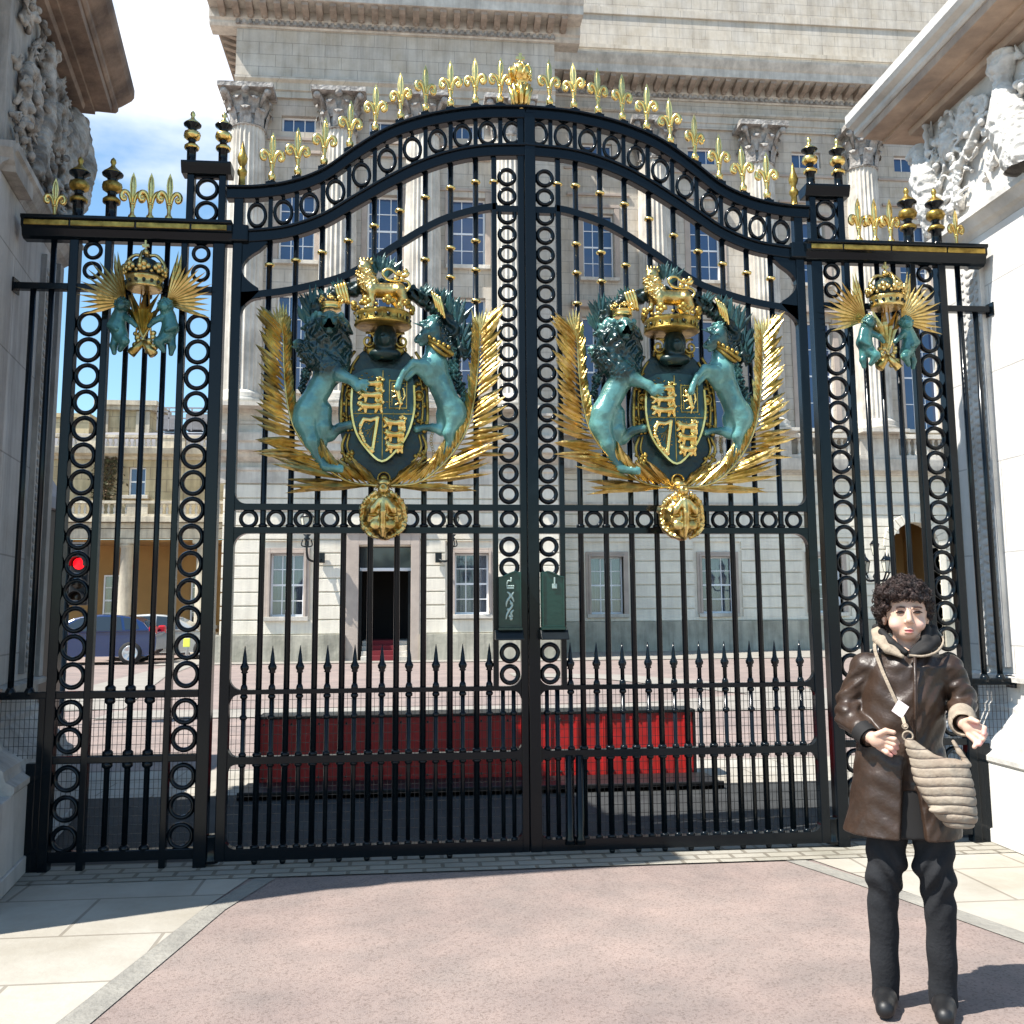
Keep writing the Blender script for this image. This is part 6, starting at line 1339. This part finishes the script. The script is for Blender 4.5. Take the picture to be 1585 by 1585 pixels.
def loft(s, rows, k=.02, op='add', disp=None):
    """rows: (z, cx, cy, half width, half depth) from top to bottom, elliptical sections"""
    rows = sorted(rows); z = np.array([r[0] for r in rows]); c = [np.array([r[i] for r in rows]) for i in range(1, 5)]
    lo = (min(c[0]-c[2]), min(c[1]-c[3]), z[0]); hi = (max(c[0]+c[2]), max(c[1]+c[3]), z[-1]); g = s._box(np.array(lo), np.array(hi), 2.2*k+4*s.h)
    q, X, Y, Z = g; cx, cy, a, b = [np.interp(Z, z, v) for v in c]
    u, v = (X-cx)/a, (Y-cy)/b; rr = np.sqrt(u*u+v*v)+1e-6; d = (rr-1)*np.sqrt(((X-cx)**2+(Y-cy)**2)+1e-9)/rr
    if disp is not None: d = d+disp(X, Y, Z)
    e = np.maximum(z[0]-Z, Z-z[-1]); d = np.maximum(d, e)
    return s._op(q, d.astype(np.float32), k, op)
fz = lambda py: float(np.interp(py, [890, 1090, 1285, 1560], [1.628, 1.120, .643, 0]))
Q = lambda px, py, y: ((px-1392+39*(1560-py)/670)/414, y, fz(py))
PX = lambda px, py: Q(px, py, 0)[0]
WLOC = (1.10, -2.5, 0); WRZ = R(-27)
def woman():
    s = Sdf((-.25, -.30, .0), (.40, .16, 1.60), .0036)
    # neck, trunk, legs hidden by clothes
    s.cap(Q(1400, 985, .01), Q(1398, 1020, .02), .050, .062, .02)
    loft(s, [(fz(1008), PX(1398, 1008), .0, .06, .06), (fz(1030), PX(1398, 1030), .0, .13, .09), (fz(1150), PX(1390, 1150), .0, .12, .09), (fz(1250), PX(1395, 1250), .0, .14, .10)], .03)
    for a, b, c in ((1376, 1372, 1374), (1436, 1444, 1456)):
        s.path([Q(a, 1245, 0), Q(b, 1350, -.02), Q(c, 1540, .0)], [.055, .032, .026], .02); s.cap(Q(c, 1545, .02), Q(c, 1553, -.10), .035, .028, .02)
    # arms
    s.path([Q(1340, 1030, 0), Q(1312, 1095, .0), Q(1347, 1134, -.15)], [.030, .025, .024], .02)
    s.path([Q(1460, 1030, 0), Q(1480, 1085, .0), Q(1481, 1108, -.17)], [.030, .025, .024], .02)
    # head
    s.ell(Q(1400, 938, .012), (.078, .098, .098), .02); s.ell(Q(1400, 958, -.02), (.068, .072, .075), .02); s.ell(Q(1403, 980, -.052), (.036, .034, .026), .02)
    for q in (-1, 1): s.ell(Q(1401+q*17, 966, -.058), (.026, .026, .026), .014); s.ell(Q(1398+q*32, 958, .005), (.010, .018, .026), .006)
    s.path([Q(1403, 946, -.088), Q(1404, 960, -.108)], [.0075, .0115], .008); 
    for q in (-1, 1): s.ell(Q(1404+q*4.2, 963, -.096), (.008, .009, .0065), .004)
    s.ell(Q(1404, 974.0, -.094), (.021, .012, .0052), .004); s.ell(Q(1404, 978.4, -.092), (.019, .012, .0060), .004); s.ell(Q(1404, 976.2, -.108), (.019, .010, .0012), .002, op='sub')
    for q, cx in ((-1, 1391), (1, 1416)):
        s.ell(Q(cx, 948, -.098), (.017, .010, .0085), .006, op='sub'); s.ell(Q(cx, 948.3, -.082), (.0155, .0115, .0085), .003); s.ell(Q(cx, 942, -.088), (.019, .008, .005), .006)
    # left hand (viewer's left): palm, thumb, four fingers half curled
    s.ell(Q(1358, 1137, -.175), (.034, .019, .030), .012, rot=-.35)
    s.path([Q(1357, 1129, -.185), Q(1370, 1122, -.195), Q(1382, 1124, -.195)], [.0125, .0105, .0085], .005)
    for k, (a, b, c, d, e, f) in enumerate(((1371, 1131, 1383, 1134, 1388, 1140), (1371, 1137, 1383, 1142, 1387, 1148), (1368, 1143, 1379, 1149, 1384, 1155), (1363, 1148, 1372, 1155, 1378, 1159))):
        s.path([Q(a-4, b, -.18+.006*k), Q(c, d, -.195+.004*k), Q(e, f, -.180)], [.0105, .0092, .0078], .0035)
    # right hand, open and lifted towards the camera
    s.ell(Q(1489, 1113, -.195), (.026, .026, .034), .012, rot=.3)
    s.path([Q(1484, 1104, -.20), Q(1490, 1100, -.225), Q(1499, 1103, -.235)], [.0125, .0105, .0085], .005)
    for k, (a, b, c, d, e, f) in enumerate(((1497, 1107, 1508, 1112, 1507, 1120), (1498, 1113, 1509, 1120, 1506, 1128), (1496, 1119, 1505, 1128, 1501, 1135), (1491, 1123, 1498, 1133, 1494, 1139))):
        s.path([Q(a-4, b, -.21), Q(c, d, -.225), Q(e, f, -.235)], [.0105, .0095, .0080], .0035)
    me = s.mesh('person'); n = len(me.vertices); co = np.zeros(n*3); me.vertices.foreach_get('co', co); co = co.reshape(-1, 3)
    col = np.tile(np.array([.60, .385, .285, 1.0]), (n, 1))
    def paint(c, r, rgb, soft=.3):
        d = np.sqrt((((co-np.array(c))/np.array(r))**2).sum(1)); w = np.clip((1-d)/soft, 0, 1)[:, None]; col[:, :3] = col[:, :3]*(1-w)+np.array(rgb)*w
    for q in (-1, 1): paint(Q(1402+q*18, 966, -.08), (.03, .04, .025), (.76, .46, .38), 1.0)
    paint(Q(1404, 976, -.10), (.022, .03, .0095), (.50, .12, .12), .5)
    for cx in (1391, 1416):
        paint(Q(cx, 940.0, -.09), (.024, .05, .0052), (.09, .05, .04), .6); paint(Q(cx, 948.3, -.085), (.017, .05, .0062), (.02, .012, .012), .4)
    for a, b, y in ((1386, 1146, -.18), (1380, 1156, -.18), (1502, 1134, -.23), (1507, 1118, -.23), (1495, 1106, -.215)): paint(Q(a, b, y), (.022, .04, .022), (.72, .30, .28), 1.0)
    ca = me.color_attributes.new('tint', 'FLOAT_COLOR', 'POINT'); ca.data.foreach_set('color', col.ravel())
    o = link('person', me, M['skin'], None, WLOC, (0, 0, WRZ), fix=False)
    tag(o, 'woman with short curly dark hair in a knee length brown leather coat, both hands raised', 'person')
    def surf(px, py, r=.006):
        x, _, z = Q(px, py, 0); k = np.where((np.abs(co[:, 0]-x) < r) & (np.abs(co[:, 2]-z) < r) & (co[:, 1] < -.02))[0]; return float(co[k, 1].min())
    for cx in (1391, 1416.5):
        y = surf(cx, 948); m = MB(); x, _, z = Q(cx, 948.5, 0)
        m.ball((x, y+.004, z), .0105, 14, (1.15, .75, .50)); B(m, 'eye', M['eye'], o)
        m = MB(); m.tube(smooth_curve([(x-.016, y+.006, z-.001), (x-.006, y-.003, z+.006), (x+.006, y-.003, z+.006), (x+.016, y+.006, z-.001)], 10), .0022, 6); B(m, 'eyelid', M['brow'], o)
        m = MB(); ys = [surf(cx+d, 940.5)-.0005 for d in (-7, -2.5, 2.5, 7)]; m.tube(smooth_curve([(Q(cx+d, 940.5+e, 0)[0], yy, Q(cx+d, 940.5+e, 0)[2]) for d, e, yy in zip((-7, -2.5, 2.5, 7), (1.5, 0, 0, 1.5), ys)], 8), [.0016]+[.0028]*7+[.0014], 6); B(m, 'eyebrow', M['brow'], o)
    # hair
    s = Sdf((-.10, -.16, 1.30), (.25, .20, 1.66), .004); cd_ = curls(.0085, 150)
    cb = lambda X, Y, Z: .0055*np.sin(120*X+3*np.sin(60*Z))*np.sin(100*Z+3*np.sin(70*X+1))+.003*np.sin(210*Y+150*Z)*np.sin(190*X)
    s.ell(Q(1396, 929, .035), (.086, .096, .082), .015, disp=cb); s.ell(Q(1396, 917, -.005), (.080, .092, .060), .015, disp=cb)
    for a, b, y, r in ((1363, 930, .0, .030), (1361, 945, .01, .028), (1364, 957, .02, .022), (1366, 917, -.03, .030), (1378, 910, -.04, .032), (1395, 906, -.05, .034), (1412, 911, -.045, .032), (1424, 920, -.03, .030), (1429, 936, -.01, .027), (1430, 950, .005, .024), (1373, 921, -.075, .022), (1384, 921, -.088, .020), (1397, 921, -.092, .019), (1410, 923, -.088, .019), (1420, 927, -.070, .019), (1368, 938, -.055, .016), (1400, 965, .07, .06), (1380, 968, .05, .03)):
        s.ell(Q(a, b, y), (r, r, r), .012, disp=cb)
    s.ell(Q(1400, 966, -.10), (.058, .060, .068), .006, op='sub')
    hm = s.mesh('hair'); nv = len(hm.vertices); hc = np.zeros(nv*3); hm.vertices.foreach_get('co', hc); hc = hc.reshape(-1, 3); hn = np.zeros(nv*3); hm.vertex_normals.foreach_get('vector', hn); hn = hn.reshape(-1, 3)
    hd = link('hair', hm, M['hair'], o, fix=False); m = MB(); rr = np.random.default_rng(5)
    for i in rr.choice(nv, 1500, replace=False):
        p, n_ = Vector(hc[i]), Vector(hn[i])
        if n_.y > .75 or (abs(p.x-PX(1402, 955)) < .058 and p.y < -.04 and p.z < fz(931)): continue
        t1 = n_.orthogonal().normalized(); t1 = (Matrix.Rotation(rr.uniform(0, 6.28), 3, n_) @ t1); t2 = n_.cross(t1); r0 = rr.uniform(.005, .011); pts = []
        for k in range(7): a_ = k*.75; pts.append(p+n_*(.001+.0016*k*rr.uniform(.3, 1))+t1*r0*math.cos(a_)+t2*r0*math.sin(a_)+t1*.0022*k)
        m.tube(pts, [.0016]*5+[.0011, .0004], 4, cap=False)
    B(m, 'hair_curls', M['hair'], hd)
    # coat
    wr = lambda X, Y, Z: .007*np.sin(9*X+5*np.sin(5*Z)+14*Y)*np.clip((1.0-Z)*2, .15, 1)+.004*np.sin(34*Z+20*X+6*np.sin(11*X+3))*np.clip((Z-.8)*3, 0, 1)+.0022*np.sin(80*Z-50*X+5*np.sin(20*X))
    s = Sdf((-.30, -.27, .56), (.42, .24, 1.42), .0052)
    rows = [(1006, 1399, .0, .075, .065), (1016, 1399, 0, .125, .088), (1030, 1399, 0, .150, .112), (1080, 1396, -.01, .152, .122), (1150, 1390, -.01, .158, .124), (1220, 1395, -.01, .192, .142), (1287, 1396, -.01, .216, .154)]
    loft(s, [(fz(a), PX(b, a), c, d, e) for a, b, c, d, e in rows], .03, disp=wr)
    s.ell(Q(1342, 1030, .0), (.056, .056, .050), .03); s.ell(Q(1458, 1032, .0), (.055, .056, .050), .03)
    ws = lambda X, Y, Z: .0038*np.sin(85*(Z+.5*X)+5*np.sin(18*Y)+3*np.sin(31*X))+.002*np.sin(150*(Z-.7*X)+4*np.sin(40*Y))
    s.path([Q(1336, 1035, .0), Q(1313, 1085, .005), Q(1312, 1108, -.03), Q(1340, 1131, -.125)], [.054, .048, .048, .040], .02, disp=ws)
    s.path([Q(1464, 1035, .0), Q(1483, 1078, .005), Q(1482, 1095, -.04), Q(1480, 1107, -.135)], [.053, .047, .046, .038], .02, disp=ws)
    loft(s, [(fz(a), PX(b, a), c, d-.026, e-.026) for a, b, c, d, e in [(1215, 1395, -.01, .194, .144)]+rows[6:]]+[(fz(1287)-.06, PX(1396, 1287), -.01, .21, .15)], .006, op='sub')
    s.path([Q(1405, 1150, -.145), Q(1406, 1200, -.15), Q(1412, 1300, -.165)], [.016, .030, .052], .006, op='sub')
    s.path([Q(1410, 1015, -.15), Q(1412, 1150, -.16)], [.005, .005], .004, op='sub')
    link('leather_coat', s.mesh('leather_coat'), M['leather'], o, fix=False)
    s = Sdf((-.25, -.19, .60), (.36, .18, 1.05), .007)
    loft(s, [(fz(a), PX(b, a), c, d-.030, e-.032) for a, b, c, d, e in rows[4:]], .01); link('coat_lining', s.mesh('coat_lining'), M['lining'], o, fix=False)
    # front edge, hem band
    m = MB(); m.tube([Q(1412, 1014, -.128), Q(1413, 1080, -.147), Q(1412, 1150, -.150)], .006, 6); B(m, 'coat_placket', M['leather'], o)
    # collar
    s = Sdf((-.12, -.20, 1.22), (.30, .14, 1.46), .0045)
    s.path([Q(1350, 978, .03), Q(1355, 990, -.04), Q(1372, 1004, -.095), Q(1394, 1014, -.118)], [.013, .015, .016, .008], .010); s.path([Q(1356, 974, .03), Q(1366, 988, -.05), Q(1388, 1008, -.10)], [.010, .010, .008], .010)
    link('collar', s.mesh('collar'), M['fleece'], o, fix=False)
    s = Sdf((-.12, -.20, 1.22), (.32, .16, 1.46), .0045)
    s.path([Q(1352, 972, .05), Q(1400, 968, .085), Q(1440, 975, .04), Q(1442, 992, -.04), Q(1428, 1004, -.09), Q(1404, 1014, -.118)], [.014, .018, .018, .020, .018, .009], .012); s.path([Q(1430, 972, .0), Q(1428, 990, -.06), Q(1408, 1006, -.095)], [.016, .018, .010], .012)
    s.path([Q(1362, 978, -.02), Q(1378, 994, -.07), Q(1398, 1008, -.085)], [.014, .014, .012], .01)
    c = link('fleece_collar', s.mesh('fleece_collar'), M['lining'], o, fix=False)
    m = MB().tube(smooth_curve([Q(1446, 976, .02), Q(1455, 990, -.03), Q(1446, 1006, -.085), Q(1426, 1013, -.118), Q(1404, 1012, -.128)], 14), [.004]*6+[.005]*9, 6); B(m, 'collar_edge', M['fleece'], c)
    # cuffs
    m = MB().tube([Q(1334, 1127, -.11), Q(1346, 1136, -.145)], [.046, .043], 14, cap=False); m.tube([Q(1346, 1136, -.145), Q(1335, 1128, -.112)], [.036, .036], 14, cap=False); B(m, 'cuff', M['lining'], o)
    s = Sdf((.2, -.24, 1.0), (.40, -.05, 1.18), .005); s.path([Q(1480, 1100, -.10), Q(1480, 1108, -.165)], [.047, .049], .01); s.cap(Q(1480, 1108, -.16), Q(1480, 1110, -.22), .036, .036, .004, op='sub'); link('fleece_cuff', s.mesh('fleece_cuff'), M['fleece'], o, fix=False)
    # trousers, shoes
    s = Sdf((-.16, -.18, .02), (.30, .17, .80), .0055); wt = lambda X, Y, Z: .0075*np.sin(60*Z+5*np.sin(22*X))*np.exp(-((Z-.50)/.12)**2)+.002*np.sin(40*Z+20*X)
    for a, b, c, d in ((1374, 1370, 1366, 1372), (1438, 1442, 1450, 1456)):
        s.path([Q(a, 1240, .0), Q(b, 1340, -.02), Q(c, 1390, -.01), Q(d, 1545, .01)], [.082, .070, .056, .050], .015, disp=wt)
    link('trousers', s.mesh('trousers'), M['trouser'], o, fix=False)
    for c in (1372, 1456):
        s = Sdf((PX(c, 1550)-.07, -.22, -.002), (PX(c, 1550)+.07, .12, .12), .0045)
        X0 = PX(c, 1550); s.path([(X0, .04, .045), (X0, -.05, .036), (X0, -.13, .030)], [.042, .040, .034], .015); s.cap((X0, .03, .05), (X0, .02, .10), .045, .042, .02)
        s.d = np.maximum(s.d, -(s.lo[2]+np.arange(s.n[2])*s.h-.001)[None, None, :].astype(np.float32)); link('shoe', s.mesh('shoe'), M['black'], o, fix=False)
    return o
woman()
# shoulder bag
bg_ = tag(empty('shoulder_bag', WLOC, WRZ), 'tan pleated fabric shoulder bag hanging on a thin strap across the woman', 'bag')
s = Sdf((-.02, -.36, .66), (.40, -.12, 1.14), .0042)
pl_ = lambda X, Y, Z: .0045*np.exp(-((np.mod(Z+.10*X+.012*np.sin(18*X), .032)-.016)/.0040)**2)+.0028*np.sin(50*X+20*Z)+.0015*np.sin(140*X+60*Z)
loft(s, [(fz(a), PX(b, a), -.235, c/414, d) for a, b, c, d in ((1130, 1404, 6, .014), (1142, 1412, 14, .025), (1152, 1428, 26, .034), (1163, 1447, 41, .042), (1190, 1452, 42, .056), (1215, 1460, 37, .060), (1238, 1469, 29, .056), (1254, 1474, 19, .040))], .012, disp=pl_)
s.ell(Q(1450, 1146, -.225), (.052, .035, .036), .012, op='sub')
s.path([Q(1487, 1166, -.22), Q(1474, 1148, -.21), Q(1466, 1134, -.20)], [.010, .009, .007], .008)
s.ell(Q(1443, 1229, -.28), (.03, .02, .012), .008)
bb_ = link('bag_body', s.mesh('bag_body'), M['bag'], bg_, fix=False)
bm = M['bag']; nt = bm.node_tree; t = nt.nodes['Texture Coordinate']; sp = nt.nodes.new('ShaderNodeSeparateXYZ'); nt.links.new(t.outputs['Object'], sp.inputs[0])
def mth(op, a, b=None, c=None):
    n = nt.nodes.new('ShaderNodeMath'); n.operation = op
    for i, v in enumerate((a, b, c)):
        if v is None: continue
        if isinstance(v, (int, float)): n.inputs[i].default_value = v
        else: nt.links.new(v, n.inputs[i])
    return n.outputs[0]
zz = mth('ADD', mth('MULTIPLY_ADD', sp.outputs['X'], .10, sp.outputs['Z']), mth('MULTIPLY', mth('SINE', mth('MULTIPLY', sp.outputs['X'], 18.0)), .012))
fr = mth('SUBTRACT', mth('FRACT', mth('DIVIDE', zz, .032)), .5); ln_ = mth('LESS_THAN', mth('ABSOLUTE', fr), .055)
mxb = nt.nodes.new('ShaderNodeMixRGB'); mxb.inputs[2].default_value = (.07, .05, .04, 1); nt.links.new(ln_, mxb.inputs[0]); pb = nt.nodes['Principled BSDF']
nt.links.new(pb.inputs['Base Color'].links[0].from_socket, mxb.inputs[1]); nt.links.new(mxb.outputs[0], pb.inputs['Base Color'])
m = MB(); q = Q(1402, 1127, -.235); m.ring(q[0], q[2], .021, .007, q[1]-.004, q[1]+.004, 18); q = Q(1398, 1113, -.225); m.ring(q[0], q[2], .012, .004, q[1]-.003, q[1]+.003, 12); B(m, 'strap_ring', M['fleece'], bg_)
m = MB(); pts = smooth_curve([Q(1372, 980, .12), Q(1356, 988, .04), Q(1352, 1002, -.085), Q(1362, 1030, -.128), Q(1378, 1065, -.155), Q(1391, 1092, -.165), Q(1399, 1116, -.215)], 24)
for i in range(len(pts)-1):
    a, b = Vector(pts[i]), Vector(pts[i+1]); d = (b-a).normalized(); s1 = d.cross(Vector((0, 1, 0))).normalized()*.006; t1 = s1.cross(d).normalized()*.003
    m.add([a+s1+t1, a-s1+t1, a-s1-t1, a+s1-t1, b+s1+t1, b-s1+t1, b-s1-t1, b+s1-t1], [(0, 1, 5, 4), (1, 2, 6, 5), (2, 3, 7, 6), (3, 0, 4, 7)])
B(m, 'shoulder_strap', M['fleece'], bg_)
q = Vector(Q(1391, 1089, -.185)); m = MB(); m.add([q+Vector((-.004, 0, .034)), q+Vector((.031, 0, .008)), q+Vector((.004, 0, -.034)), q+Vector((-.031, 0, -.008)), q+Vector((-.004, .006, .034)), q+Vector((.031, .006, .008)), q+Vector((.004, .006, -.034)), q+Vector((-.031, .006, -.008))], [(0, 1, 2, 3), (7, 6, 5, 4), (0, 4, 5, 1), (1, 5, 6, 2), (2, 6, 7, 3), (3, 7, 4, 0)])
B(m, 'hang_tag', M['tag'], bg_)
